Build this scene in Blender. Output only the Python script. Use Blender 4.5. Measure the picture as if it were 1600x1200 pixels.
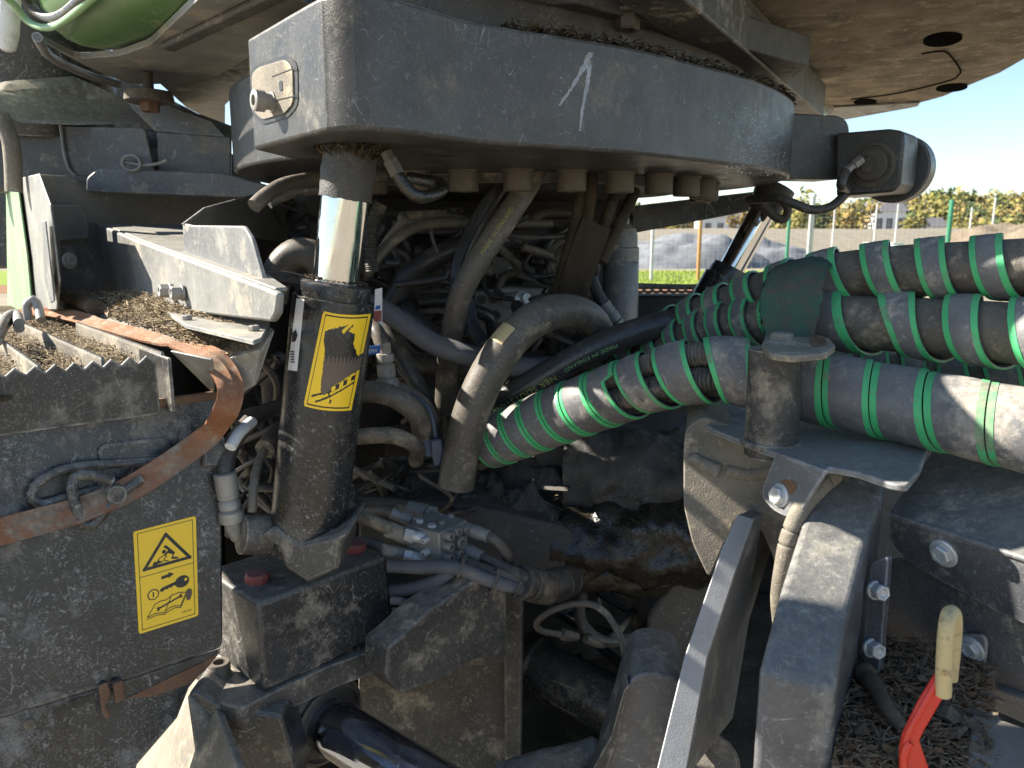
import bpy, bmesh, math, random
from mathutils import Vector, Matrix, noise
random.seed(7)
R = math.radians
for o in list(bpy.data.objects): bpy.data.objects.remove(o)
scene = bpy.context.scene
COL = scene.collection
# ------------------------------------------------------------------ camera
PITCH = R(10.85); CS, SN = math.cos(PITCH), math.sin(PITCH)
FPX = 1200.0
CAM = Vector((0, 0, 1.5))
cd = bpy.data.cameras.new('camera'); cam = bpy.data.objects.new('camera', cd); COL.objects.link(cam)
cam.location = CAM; cam.rotation_euler = (R(90) - PITCH, 0, 0)
cd.sensor_width = 36; cd.lens = 36 * FPX / 1600; cd.clip_start = .02; cd.clip_end = 3000
cd.dof.use_dof = True; cd.dof.focus_distance = 1.25; cd.dof.aperture_fstop = 8
scene.camera = cam
# ------------------------------------------------------------------ light
SUN = Vector((-.80, .125, .59)).normalized()
world = bpy.data.worlds.new('World'); scene.world = world; world.use_nodes = True
wn = world.node_tree; bg = wn.nodes['Background']
sky = wn.nodes.new('ShaderNodeTexSky'); sky.sky_type = 'NISHITA'; sky.sun_disc = False
sky.sun_elevation = math.asin(SUN.z); sky.sun_rotation = math.atan2(SUN.x, SUN.y)
sky.air_density = 1.0; sky.dust_density = .2; sky.ozone_density = 2.0
wn.links.new(sky.outputs[0], bg.inputs[0]); bg.inputs[1].default_value = .05
sd = bpy.data.lights.new('sun', 'SUN'); sd.energy = 3.4; sd.angle = R(.53); sd.color = (1, .93, .82)
sun = bpy.data.objects.new('sun', sd); COL.objects.link(sun); sun.rotation_euler = SUN.to_track_quat('Z', 'Y').to_euler()
vs = scene.view_settings; vs.view_transform = 'Standard'; vs.look = 'None'; vs.exposure = 2.22; vs.gamma = 1
scene.render.resolution_x = 1024; scene.render.resolution_y = 768
# ------------------------------------------------------------------ geometry of sight
def ray(px, py):
    u = (px - 800) / FPX; v = (600 - py) / FPX
    return Vector((u, CS + v * SN, -SN + v * CS))
def at(px, py, Y):
    d = ray(px, py); return CAM + d * (Y / d.y)
def hz(px, py, z):
    d = ray(px, py); return CAM + d * ((z - CAM.z) / d.z)
class Pl:
    def __init__(s, p, n): s.p = Vector(p); s.n = Vector(n).normalized()
    def __call__(s, px, py):
        d = ray(px, py); return CAM + d * ((s.p - CAM).dot(s.n) / d.dot(s.n))
    def off(s, k): return Pl(s.p + s.n * k, s.n)
def vpl(p, d2):            # vertical plane through p running along d2, normal to the viewer
    n = Vector((d2[1], -d2[0], 0)).normalized()
    if n.dot(Vector(p) - CAM) > 0: n = -n
    return Pl(p, n)
def pl3(a, b, c):
    n = (b - a).cross(c - a).normalized()
    if n.dot(a - CAM) > 0: n = -n
    return Pl(a, n)
A = Vector((.77, .64, 0)).normalized(); B = Vector((-.64, .77, 0)).normalized(); UP = Vector((0, 0, 1))
# ------------------------------------------------------------------ objects
def mobj(name, me, mat, parent=None):
    o = bpy.data.objects.new(name, me); COL.objects.link(o)
    if mat is not None and not me.materials: me.materials.append(MAT[mat] if isinstance(mat, str) else mat)
    if parent is not None:
        o.parent = parent
        L = parent.location.copy() if parent.parent is None else Vector((0, 0, 0))
        o.matrix_parent_inverse = Matrix.Translation(-L)
    return o
def tag(o, label, cat, group=None, kind=None):
    if label: o['label'] = label
    if cat: o['category'] = cat
    if group: o['group'] = group
    if kind: o['kind'] = kind
    return o
def thing(name, label, cat, loc, group=None):
    o = bpy.data.objects.new(name, None); COL.objects.link(o); o.location = loc; o.empty_display_size = .05
    return tag(o, label, cat, group)
def mesh(name, v, f, smooth=None, uv=None):
    me = bpy.data.meshes.new(name); me.from_pydata([tuple(p) for p in v], [], f)
    if uv:
        l = me.uv_layers.new(name='UVMap')
        for k, lp in enumerate(me.loops): l.data[k].uv = uv[lp.vertex_index]
    me.validate(); me.update()
    if smooth is not None:
        for p in me.polygons: p.use_smooth = True
        me.set_sharp_from_angle(angle=R(smooth))
    return me
def fixn(me):
    bm = bmesh.new(); bm.from_mesh(me); bmesh.ops.recalc_face_normals(bm, faces=bm.faces); bm.to_mesh(me); bm.free()
def bev(o, w, seg=2, ang=35):
    if w > 0:
        m = o.modifiers.new('bevel', 'BEVEL'); m.width = w; m.segments = seg; m.limit_method = 'ANGLE'; m.angle_limit = R(ang)
        m.harden_normals = False
    return o
def slab(name, pts, vec, mat, parent=None, bevel=.003, seg=2):
    n = len(pts); vec = Vector(vec)
    v = [Vector(p) for p in pts] + [Vector(p) + vec for p in pts]
    f = [list(range(n)), list(range(2 * n - 1, n - 1, -1))] + [[i, i + n, (i + 1) % n + n, (i + 1) % n] for i in range(n)]
    me = mesh(name, v, f); fixn(me)
    for p in me.polygons: p.use_smooth = True
    me.set_sharp_from_angle(angle=R(32))
    return bev(mobj(name, me, mat, parent), bevel, seg)
def rounded(pts, r, k=4):   # round the corners of a 3-D polygon; r a number or a list
    out = []; n = len(pts)
    for i in range(n):
        ri = r[i] if isinstance(r, (list, tuple)) else r
        p = pts[i]; a = pts[i - 1] - p; b = pts[(i + 1) % n] - p
        ri = min(ri, a.length * .48, b.length * .48)
        if ri < 1e-5: out.append(p); continue
        p0 = p + a.normalized() * ri; p1 = p + b.normalized() * ri
        for j in range(k + 1):
            t = j / k; out.append(p0 * (1 - t) ** 2 + p * 2 * t * (1 - t) + p1 * t * t)
    return out
def frames(P):
    T = [(P[min(i + 1, len(P) - 1)] - P[max(i - 1, 0)]).normalized() for i in range(len(P))]
    n = T[0].cross(Vector((.13, .2, 1)));  n.normalize(); N = [n]
    for i in range(1, len(P)):
        n = N[-1] - T[i] * N[-1].dot(T[i]); N.append(n.normalized())
    return T, N, [T[i].cross(N[i]) for i in range(len(P))]
def spline(pts, step=.008):
    pts = [Vector(p) for p in pts]; Q = [pts[0] * 2 - pts[1]] + pts + [pts[-1] * 2 - pts[-2]]; out = []
    for i in range(1, len(Q) - 2):
        a, b, c, d = Q[i - 1:i + 3]; m = max(2, int((c - b).length / step))
        for j in range(m):
            t = j / m
            out.append(.5 * (2 * b + (c - a) * t + (2 * a - 5 * b + 4 * c - d) * t * t + (3 * b - a - 3 * c + d) * t ** 3))
    out.append(pts[-1]); return out
def tube_me(name, P, r, n=14, smooth=60, rf=None, cap=True):
    T, N, Bn = frames(P); v = []; f = []; uv = []; s = 0
    for i, p in enumerate(P):
        if i: s += (P[i] - P[i - 1]).length
        rr = (r[0] + (r[1] - r[0]) * i / (len(P) - 1)) if isinstance(r, (tuple, list)) else r
        if rf: rr = rf(s, rr)
        for k in range(n):
            th = 2 * math.pi * k / n
            v.append(p + (N[i] * math.cos(th) + Bn[i] * math.sin(th)) * rr); uv.append((s, k / n))
    for i in range(len(P) - 1):
        for k in range(n): f.append([i * n + k, i * n + (k + 1) % n, (i + 1) * n + (k + 1) % n, (i + 1) * n + k])
    if cap: f += [list(range(n))[::-1], list(range((len(P) - 1) * n, len(P) * n))]
    return mesh(name, v, f, smooth, uv)
def tube(name, pts, r, mat, parent=None, n=14, step=.008, rf=None):
    return mobj(name, tube_me(name, spline(pts, step), r, n, 60, rf), mat, parent)
def pts(*a): return [at(*q) for q in a]
def lathe(name, p0, p1, prof, mat, parent=None, n=32, smooth=35):
    # prof: list of (t along p0->p1 in metres, radius)
    d = (p1 - p0).normalized(); a = d.cross(Vector((.31, .2, .93))).normalized()
    if abs(d.z) > .9: a = d.cross(Vector((1, .1, 0))).normalized()
    b = d.cross(a); v = []; f = []; uv = []
    for t, r in prof:
        for k in range(n):
            th = 2 * math.pi * k / n; v.append(p0 + d * t + (a * math.cos(th) + b * math.sin(th)) * r); uv.append((t, k / n))
    m = len(prof)
    for i in range(m - 1):
        for k in range(n): f.append([i * n + k, i * n + (k + 1) % n, (i + 1) * n + (k + 1) % n, (i + 1) * n + k])
    f += [list(range(n))[::-1], list(range((m - 1) * n, m * n))]
    me = mesh(name, v, f, smooth, uv); fixn(me)
    return mobj(name, me, mat, parent)
def merge(bm, v, f):
    vv = [bm.verts.new(p) for p in v]
    for q in f:
        try: bm.faces.new([vv[i] for i in q])
        except ValueError: pass
def bolt(name, p, n, r, mat, parent=None, h=None, flange=1.4, washer=True, rot=None, sides=6):
    # hex (or round) head, dished, on a washer flange
    n = Vector(n).normalized(); a = n.cross(Vector((.2, .3, .9))).normalized()
    if rot is None: rot = random.uniform(0, 1)
    b = n.cross(a); h = h or r * 1.1; bm = bmesh.new()
    def ring(rad, hh, k, off=0): return [bm.verts.new(p + n * hh + (a * math.cos(off + 2 * math.pi * i / k) + b * math.sin(off + 2 * math.pi * i / k)) * rad) for i in range(k)]
    def join(x, y):
        k = len(x)
        for i in range(k): bm.faces.new([x[i], x[(i + 1) % k], y[(i + 1) % k], y[i]])
    if washer:
        q = [ring(r * flange, -.001, 24), ring(r * flange, r * .18, 24), ring(r * flange * .9, r * .26, 24), ring(r * .8, r * .3, 24)]
        for i in range(3): join(q[i], q[i + 1])
        bm.faces.new(q[3])
    q = [ring(r, 0, sides, rot), ring(r, h * .86, sides, rot), ring(r * .86, h, sides, rot), ring(r * .55, h * .98, sides, rot), ring(r * .45, h * .9, sides, rot)]
    for i in range(4): join(q[i], q[i + 1])
    bm.faces.new(q[4]); bmesh.ops.recalc_face_normals(bm, faces=bm.faces)
    me = bpy.data.meshes.new(name); bm.to_mesh(me); bm.free()
    if sides > 8:
        for q in me.polygons: q.use_smooth = True
        me.set_sharp_from_angle(angle=R(40))
    return bev(mobj(name, me, mat, parent), r * .06, 2)
def capscrew(name, p, n, r, h, mat, parent=None):
    # socket-head cap screw standing from p along n
    return lathe(name, p, p + n, [(-.004, r * 1.12), (.003, r * 1.12), (.0032, r), (h * .93, r), (h, r * .93), (h, r * .56), (h * .6, r * .5)], mat, parent, 28)
def raycyl(px, py, p0, p1, r):
    d = ray(px, py); ax = (p1 - p0).normalized(); o = CAM - p0
    dp = d - ax * d.dot(ax); op = o - ax * o.dot(ax)
    a = dp.dot(dp); b = 2 * dp.dot(op); c = op.dot(op) - r * r; D = b * b - 4 * a * c
    t = (-b - math.sqrt(max(D, 0))) / (2 * a); P = CAM + d * t
    return P, (P - p0 - ax * (P - p0).dot(ax)).normalized()
def litter(name, sampler, n, L, mat, label=None, parent=None, w=.0012, tilt=.5, flat=.25):
    # loose needles, straw and bark flakes: thin four-sided sticks
    v = []; f = []
    for i in range(n):
        p = sampler(); l = L * random.uniform(.35, 1.25); th = random.uniform(0, 6.283); ph = random.uniform(-tilt, tilt)
        d = Vector((math.cos(th) * math.cos(ph), math.sin(th) * math.cos(ph), math.sin(ph)))
        s = d.cross(UP).normalized(); u = s.cross(d); ww = w * random.uniform(.6, 1.7) * (3 if random.random() < flat * .3 else 1)
        bend = u * l * random.uniform(-.12, .12); k = len(v)
        for q, (c, sc) in enumerate(((-.5, .5), (0, 1), (.5, .4))):
            c0 = p + d * l * c + (bend if q == 1 else Vector((0, 0, 0)))
            v += [c0 + s * ww * sc, c0 + u * ww * .6 * sc, c0 - s * ww * sc]
        for q in (0, 3):
            for j in range(3): f.append([k + q + j, k + q + (j + 1) % 3, k + q + 3 + (j + 1) % 3, k + q + 3 + j])
    o = mobj(name, mesh(name, v, f), mat, parent)
    if parent is None: tag(o, label, 'litter', kind='stuff')
    else: o['kind'] = 'stuff'
    return o
def quadsample(q, zj=.006):
    def s():
        a, b = random.random(), random.random()
        p = (q[0] * (1 - a) + q[1] * a) * (1 - b) + (q[3] * (1 - a) + q[2] * a) * b
        return p + UP * random.random() * zj
    return s
def lumpy(name, q, nx, ny, amp, freq, mat, parent=None, up=UP, edge=True, seed=0, floor=-.01):
    # an uneven sheet of dirt over a quad of 3-D corners
    v = []; f = []
    for j in range(ny + 1):
        for i in range(nx + 1):
            a, b = i / nx, j / ny
            p = (q[0] * (1 - a) + q[1] * a) * (1 - b) + (q[3] * (1 - a) + q[2] * a) * b
            h = noise.fractal(p * freq + Vector((seed, 0, 0)), .8, 2.1, 5) * amp + amp * .4
            if edge:
                e = min(a, 1 - a, b, 1 - b) * 6; h = floor + (h - floor) * min(1, e)
            v.append(p + up * h)
    for j in range(ny):
        for i in range(nx): k = j * (nx + 1) + i; f.append([k, k + 1, k + nx + 2, k + nx + 1])
    me = mesh(name, v, f, 180)
    return mobj(name, me, mat, parent)
# text lettering as flat mesh laid onto a mapping fn(x, y) -> 3-D; x, y in units of letter height
def lettering(name, text, fn, mat, parent, shear=0):
    cu = bpy.data.curves.new('t', 'FONT'); cu.body = text; cu.size = 1; cu.resolution_u = 3; cu.space_character = 1.1
    o = bpy.data.objects.new('t', cu); COL.objects.link(o)
    dg = bpy.context.evaluated_depsgraph_get(); me0 = o.evaluated_get(dg).to_mesh()
    bm = bmesh.new(); bm.from_mesh(me0); o.evaluated_get(dg).to_mesh_clear(); bpy.data.objects.remove(o)
    bmesh.ops.triangulate(bm, faces=bm.faces)
    bmesh.ops.subdivide_edges(bm, edges=[e for e in bm.edges if e.calc_length() > .25], cuts=2)
    for vt in bm.verts: vt.co = fn(vt.co.x + shear * vt.co.y, vt.co.y)
    me = bpy.data.meshes.new(name); bm.to_mesh(me); bm.free()
    return mobj(name, me, mat, parent)
def on_tube(P, r, s0, ang, h, facing=1):
    # mapping of (x, y) letters along a tube path starting at arc length s0; ang chosen toward a given direction
    T, N, Bn = frames(P); S = [0]
    for i in range(1, len(P)): S.append(S[-1] + (P[i] - P[i - 1]).length)
    def fn(x, y):
        s = s0 + facing * x * h; i = 0
        while i < len(S) - 2 and S[i + 1] < s: i += 1
        t = (s - S[i]) / max(1e-6, S[i + 1] - S[i]); p = P[i].lerp(P[i + 1], t)
        d = ang - p; tn = T[i]; d = (d - tn * d.dot(tn)).normalized(); e = d.cross(tn)
        th = facing * (y - .35) * h / r
        return p + (d * math.cos(th) + e * math.sin(th)) * (r + .0006)
    return fn
# ------------------------------------------------------------------ materials
MAT = {}
def srgb(r, g, b):
    f = lambda c: (c / 255 / 12.92) if c <= 10 else ((c / 255 + .055) / 1.055) ** 2.4
    return (f(r), f(g), f(b), 1)
def grime(name, base, base2, dust=(.25, .21, .16), amt=.35, up=.4, rough=.5, metal=0., spec=.5, speck=0., scratch=0., rust=0., bump=.15, sc=1., dsc=1., coords='Object', braid=0., fine=400., sheen=0., pale=(.5, .5, .5), drough=.92, edge=0.):
    m = bpy.data.materials.new(name); m.use_nodes = True; nt = m.node_tree; nd = nt.nodes; lk = nt.links
    bs = nd['Principled BSDF']
    def N(t, **k):
        n = nd.new('ShaderNode' + t)
        for a, b in k.items():
            if a.startswith('i_'): n.inputs[a[2:].replace('_', ' ')].default_value = b
            else: setattr(n, a, b)
        return n
    def nz(scale, det=6, ro=.6, vec=None, dist=0.):
        n = N('TexNoise'); n.inputs['Scale'].default_value = scale; n.inputs['Detail'].default_value = det
        n.inputs['Roughness'].default_value = ro; n.inputs['Distortion'].default_value = dist; lk.new(vec or tc, n.inputs['Vector']); return n.outputs['Fac']
    def mr(x, a, b, c=0., d=1.):
        n = N('MapRange'); lk.new(x, n.inputs[0]); n.inputs[1].default_value = a; n.inputs[2].default_value = b; n.inputs[3].default_value = c; n.inputs[4].default_value = d; return n.outputs[0]
    def mt(op, x, y=None):
        n = N('Math', operation=op)
        for i, q in enumerate((x, y)):
            if q is None: continue
            if isinstance(q, (int, float)): n.inputs[i].default_value = q
            else: lk.new(q, n.inputs[i])
        n.use_clamp = op in ('ADD', 'MULTIPLY'); return n.outputs[0]
    def mix(fac, a, b):
        n = N('Mix', data_type='RGBA')
        if isinstance(fac, float): n.inputs[0].default_value = fac
        else: lk.new(fac, n.inputs[0])
        for i, q in ((6, a), (7, b)):
            if isinstance(q, tuple): n.inputs[i].default_value = q if len(q) == 4 else q + (1,)
            else: lk.new(q, n.inputs[i])
        return n.outputs[2]
    tcn = N('TexCoord'); tc = tcn.outputs['Object']
    geo = N('NewGeometry'); sep = N('SeparateXYZ'); lk.new(geo.outputs['Normal'], sep.inputs[0])
    big = nz(7 * sc, 7, .62); med = nz(38 * sc * dsc, 8, .68)
    col = mix(mr(big, .35, .65), base, base2)
    n1 = nz(11 * sc * dsc, 10, .72); n2 = nz(120 * sc, 8, .75)
    dirt = mt('ADD', mr(n1, .585 - .12 * amt, .67 - .12 * amt, 0, min(.85, amt * 1.8)), mr(n2, .565, .625, 0, amt * 1.2))
    if up > 0:
        upf = mt('MULTIPLY', mr(sep.outputs[2], .25, .95), mr(med, .25, .6, .35, 1.))
        dirt = mt('ADD', dirt, mt('MULTIPLY', upf, up))
    dirt = mt('MULTIPLY', dirt, mr(nz(70 * sc, 6, .75), .3, .62, .45, 1.25))
    dust2 = tuple(c * .55 for c in dust)
    col = mix(dirt, col, mix(mr(nz(90 * sc, 5, .7), .35, .65), dust2, dust))
    if speck > 0:
        sp = mt('ADD', mt('MULTIPLY', mr(nz(420, 3, .7), .65 - .03 * speck, .67 - .03 * speck), mr(nz(16, 4, .6), .4, .56)), mt('MULTIPLY', mr(nz(130, 5, .75, None, .5), .64 - .03 * speck, .652 - .03 * speck), mr(nz(9, 4, .6), .46, .6)))
        col = mix(mt('MULTIPLY', sp, .36), col, pale)
    if scratch > 0:
        mp = N('Mapping'); lk.new(tc, mp.inputs[0]); mp.inputs['Rotation'].default_value = (.5, .9, .4); mp.inputs['Scale'].default_value = (1, 6, 1.2)
        s1 = nz(5, 2, .5, mp.outputs[0], .6); s2 = nz(15, 2, .55, tc, 1.2)
        l1 = mr(mt('ABSOLUTE', mt('SUBTRACT', s1, .5)), .0, .0045, 1, 0); l2 = mr(mt('ABSOLUTE', mt('SUBTRACT', s2, .52)), .0, .005, 1, 0)
        ln = mt('MULTIPLY', mt('ADD', l1, l2), mr(nz(24, 4, .7), .5, .68, 0, scratch * .85))
        col = mix(ln, col, pale)
    if rust > 0:
        rm = mr(nz(9, 9, .7, None, .4), .69 - .2 * rust, .74 - .18 * rust)
        col = mix(rm, col, mix(mr(nz(60, 4, .7), .35, .65), (.09, .03, .012), (.3, .12, .045)))
    if edge > 0:
        bv = N('Bevel', samples=4); bv.inputs['Radius'].default_value = .0045
        dt = N('VectorMath', operation='DOT_PRODUCT'); lk.new(bv.outputs[0], dt.inputs[0]); lk.new(geo.outputs['Normal'], dt.inputs[1])
        em = mt('MULTIPLY', mr(dt.outputs['Value'], .995, .9, 0, 1), mr(nz(45, 6, .7), .36, .6, 0, edge)); col = mix(em, col, pale)
    if braid > 0:
        mpb = N('Mapping'); lk.new(tcn.outputs['UV'], mpb.inputs[0]); mpb.inputs['Scale'].default_value = (braid, 26, 1)
        bk_ = N('TexBrick'); lk.new(mpb.outputs[0], bk_.inputs[0]); bk_.inputs['Scale'].default_value = 1; bk_.inputs['Mortar Size'].default_value = .05
        dk = N('Mix', data_type='RGBA', blend_type='MULTIPLY'); dk.inputs[0].default_value = 1; lk.new(col, dk.inputs[6]); dk.inputs[7].default_value = (.35, .35, .35, 1)
        col = mix(mt('MULTIPLY', bk_.outputs['Fac'], .8), col, dk.outputs[2])
    lk.new(col, bs.inputs['Base Color'])
    rr = mr(dirt, 0, .8, rough, drough); rr = mt('ADD', rr, mr(nz(26, 5, .7), .3, .7, -.1, .1)); lk.new(rr, bs.inputs['Roughness'])
    bs.inputs['Specular IOR Level'].default_value = spec
    if metal > 0: lk.new(mr(dirt, 0, .7, metal, 0), bs.inputs['Metallic'])
    if bump > 0:
        h = mt('ADD', mt('MULTIPLY', nz(fine, 3, .6), .45), mt('MULTIPLY', med, .55))
        if braid > 0:
            mp = N('Mapping'); lk.new(tcn.outputs['UV'], mp.inputs[0]); mp.inputs['Scale'].default_value = (braid, 26, 1)
            ck = N('TexBrick'); lk.new(mp.outputs[0], ck.inputs[0]); ck.inputs['Scale'].default_value = 1
            h = mt('ADD', h, mt('MULTIPLY', ck.outputs['Fac'], .5))
        b = N('Bump'); b.inputs['Strength'].default_value = bump; b.inputs['Distance'].default_value = .004; lk.new(h, b.inputs['Height']); lk.new(b.outputs[0], bs.inputs['Normal'])
    MAT[name] = m; return m
D1 = (.235, .19, .135); D2 = (.33, .29, .225); D3 = (.15, .12, .085)
grime('black_paint', (.017, .017, .018), (.042, .042, .043), (.36, .325, .265), .3, .5, .34, speck=1.5, scratch=1., bump=.25, edge=.9, pale=(.48, .46, .42))
grime('door_paint', (.012, .012, .013), (.034, .034, .035), (.34, .32, .29), .3, .3, .3, speck=2., scratch=1.1, rust=.22, bump=.22, edge=.6, pale=(.5, .49, .48))
grime('ring_paint', (.04, .039, .038), (.07, .067, .064), (.3, .265, .215), .2, .3, .36, scratch=.8, speck=.5, bump=.28, spec=.4, pale=(.4, .4, .4), fine=520, edge=.5)
grime('dark_dusty', (.028, .027, .026), (.07, .066, .06), (.36, .31, .24), .4, .6, .5, speck=1.2, scratch=.6, bump=.45, edge=.8, pale=(.44, .41, .36))
grime('brown_dust', (.13, .105, .075), (.3, .25, .18), (.48, .41, .31), .55, .1, .85, scratch=.6, speck=.8, bump=.4, spec=.15, sc=1.3)
grime('cast', (.12, .108, .09), (.24, .21, .165), (.48, .41, .3), .55, .5, .74, bump=.7, rust=.16, spec=.3, edge=.3)
grime('grey_sheet', (.11, .113, .118), (.18, .18, .178), (.38, .35, .29), .35, .35, .4, speck=.6, scratch=.8, bump=.14, pale=(.55, .55, .55), edge=.8)
grime('pale_sheet', (.15, .15, .145), (.25, .245, .225), (.4, .35, .26), .45, .3, .45, scratch=.6, speck=.5, bump=.16, edge=.7, pale=(.6, .6, .57))
grime('black_sheet', (.06, .062, .068), (.115, .117, .124), (.36, .335, .28), .34, .5, .36, speck=1., scratch=1.1, bump=.2, edge=.8, pale=(.45, .45, .45))
grime('steel_edge', (.28, .29, .305), (.4, .405, .41), (.42, .39, .33), .25, .3, .42, metal=.1, scratch=.8, speck=.8, bump=.2, edge=.4)
grime('hose', (.026, .026, .027), (.055, .052, .048), (.22, .175, .125), .42, .5, .4, speck=.5, bump=.22, scratch=.4)
grime('hose_dusty', (.055, .05, .043), (.115, .1, .083), (.32, .27, .2), .46, .4, .45, bump=.35, spec=.4, speck=.6, scratch=.3)
grime('hose_clean', (.02, .021, .024), (.042, .043, .047), (.17, .14, .105), .25, .35, .3, bump=.14, scratch=.4, speck=.4)
grime('hose_braid', (.1, .11, .13), (.19, .2, .225), (.28, .25, .21), .3, .3, .38, bump=.55, braid=260)
grime('sleeve', (.06, .045, .03), (.1, .078, .052), (.16, .125, .085), .5, .2, .85, bump=.6, braid=420, spec=.2)
grime('wrap', (.085, .085, .09), (.17, .167, .168), (.42, .38, .32), .46, .4, .46, scratch=.9, speck=.8, bump=.25, pale=(.5, .5, .5))
grime('stripe', srgb(62, 168, 104), srgb(78, 190, 122), (.27, .27, .2), .42, .25, .5, scratch=.6, speck=.5, bump=.12)
grime('chrome', (.62, .62, .63), (.7, .7, .7), (.25, .2, .15), .06, .0, .1, metal=1., bump=.0, drough=.5)
grime('black_rod', (.13, .145, .18), (.16, .18, .22), (.2, .2, .2), .08, .05, .14, metal=.95, speck=1., bump=.03)
grime('barrel', (.013, .013, .0135), (.026, .026, .026), (.2, .175, .135), .24, .3, .25, speck=1.3, scratch=.5, bump=.14)
grime('zinc', (.5, .51, .51), (.62, .62, .6), (.34, .3, .24), .25, .2, .36, metal=.35, bump=.14)
grime('zinc_dusty', (.2, .19, .175), (.32, .31, .29), (.27, .235, .185), .5, .4, .5, metal=.3, bump=.25)
grime('bolt_dark', (.07, .06, .05), (.12, .1, .08), (.24, .19, .13), .5, .3, .6, metal=.2, bump=.3)
grime('rusty', (.12, .06, .035), (.2, .11, .06), (.27, .21, .14), .4, .3, .8, bump=.4, rust=.5)
grime('oil', (.01, .0095, .008), (.026, .022, .016), (.075, .063, .045), .4, .0, .2, bump=1., spec=.6, drough=.5, fine=150)
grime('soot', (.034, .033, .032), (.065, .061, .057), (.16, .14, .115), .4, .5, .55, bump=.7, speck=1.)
grime('green_paint', (.06, .14, .04), (.075, .165, .05), (.33, .31, .22), .26, .1, .36, scratch=.8, bump=.03)
grime('green_pale', (.2, .36, .17), (.26, .42, .22), (.4, .37, .27), .4, .1, .45, scratch=.6, bump=.05)
grime('webbing', (.4, .18, .1), (.5, .26, .16), (.6, .48, .36), .62, .5, .95, bump=.7, braid=480, spec=.0, fine=700)
grime('green_textile', (.15, .145, .13), (.07, .21, .15), (.25, .22, .17), .5, .3, .95, bump=1., braid=300, spec=.05, fine=600, sc=4)
grime('yellow', (.92, .58, .02), (.95, .62, .03), (.5, .38, .15), .1, .0, .38, bump=.03)
grime('decal_black', (.012, .012, .012), (.02, .02, .02), (.1, .08, .05), .1, 0, .45, bump=0)
grime('decal_torn', (.1, .07, .05), (.16, .115, .085), (.2, .15, .11), .4, 0, .7, bump=.3)
grime('white_label', (.68, .7, .72), (.75, .76, .78), (.4, .36, .3), .2, 0, .45, bump=.02)
grime('blue_label', (.02, .09, .32), (.03, .12, .38), (.2, .2, .2), .1, 0, .4, bump=0)
grime('red', (.62, .03, .015), (.7, .05, .02), (.35, .2, .14), .12, .1, .36, bump=.04)
grime('red_cap', (.2, .045, .04), (.28, .07, .06), (.27, .2, .16), .5, .4, .6, bump=.25)
grime('worn_sunlit_yellow', (.5, .4, .2), (.58, .47, .25), (.1, .09, .07), .3, .1, .5, rust=.2, scratch=.8, bump=.2)  # worn paint on the lever rod, sunlight colour on the arched hose
grime('needle', (.16, .11, .06), (.34, .26, .16), (.42, .36, .25), .3, .2, .85, bump=0, sc=9, spec=.2)
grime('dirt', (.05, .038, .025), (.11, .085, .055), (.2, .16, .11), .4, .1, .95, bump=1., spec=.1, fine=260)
grime('bark', (.06, .045, .035), (.16, .12, .085), (.3, .25, .18), .4, .2, .9, bump=1., spec=.1)
grime('plank', (.17, .16, .145), (.27, .25, .22), (.35, .31, .25), .3, .2, .9, bump=.5, spec=.1)
grime('blue_rubber', (.05, .07, .1), (.07, .09, .13), (.15, .13, .11), .3, .2, .55, bump=.1)
grime('print_green', srgb(120, 170, 110), srgb(140, 190, 130), (.2, .18, .12), .2, 0, .6, bump=0)
grime('print_yellow', srgb(150, 150, 85), srgb(170, 165, 95), (.16, .14, .1), .35, 0, .6, bump=0)
grime('ground', (.2, .17, .125), (.31, .265, .2), (.4, .34, .26), .5, 0, .95, bump=.3, sc=.05, spec=.1)
grime('grass', (.16, .22, .035), (.22, .28, .05), (.26, .24, .09), .3, 0, .9, bump=0, sc=.3, spec=.1)
grime('rail_clay', (.2, .1, .055), (.26, .14, .08), (.22, .18, .13), .3, 0, .95, bump=0, sc=.3, spec=.1)
grime('gravel_grey', (.12, .13, .145), (.2, .21, .225), (.28, .26, .23), .25, .1, .95, bump=.6, sc=.3, spec=.1, fine=20)
grime('gravel_brown', (.15, .115, .08), (.24, .19, .135), (.3, .25, .18), .35, .1, .95, bump=.6, sc=.3, spec=.1, fine=20)
grime('white_sack', (.62, .62, .6), (.74, .74, .72), (.5, .46, .4), .2, 0, .8, bump=.2, sc=.6)
grime('post_green', (.03, .2, .11), (.04, .24, .13), (.2, .2, .15), .2, 0, .5, bump=0)
grime('post_grey', (.45, .45, .43), (.55, .55, .52), (.4, .36, .3), .2, 0, .5, bump=0)
grime('post_rust', (.42, .2, .06), (.5, .26, .09), (.4, .3, .2), .2, 0, .7, bump=0)
grime('concrete', (.17, .145, .1), (.22, .19, .14), (.24, .22, .17), .2, 0, .9, bump=0, sc=.2)
grime('leaf_green', (.06, .085, .03), (.1, .125, .045), (.12, .12, .05), .1, 0, .8, bump=0, sc=.15, spec=.2)
grime('leaf_yellow', (.2, .185, .045), (.28, .24, .07), (.22, .18, .07), .2, 0, .8, bump=0, sc=.15, spec=.2)
grime('leaf_orange', (.24, .17, .05), (.3, .22, .08), (.24, .18, .08), .2, 0, .8, bump=0, sc=.15, spec=.2)
grime('house_white', (.6, .6, .6), (.66, .65, .64), (.5, .47, .42), .1, 0, .8, bump=0)
grime('house_roof', (.1, .1, .11), (.14, .13, .13), (.2, .2, .2), .1, 0, .8, bump=0)
grime('scrape', (.2, .21, .23), (.34, .35, .38), (.2, .18, .15), .35, 0, .4, bump=.2, sc=6)
grime('blue_chrome', (.36, .4, .48), (.42, .46, .54), (.2, .2, .2), .08, .03, .12, metal=1., speck=.6, bump=.02)
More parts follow.
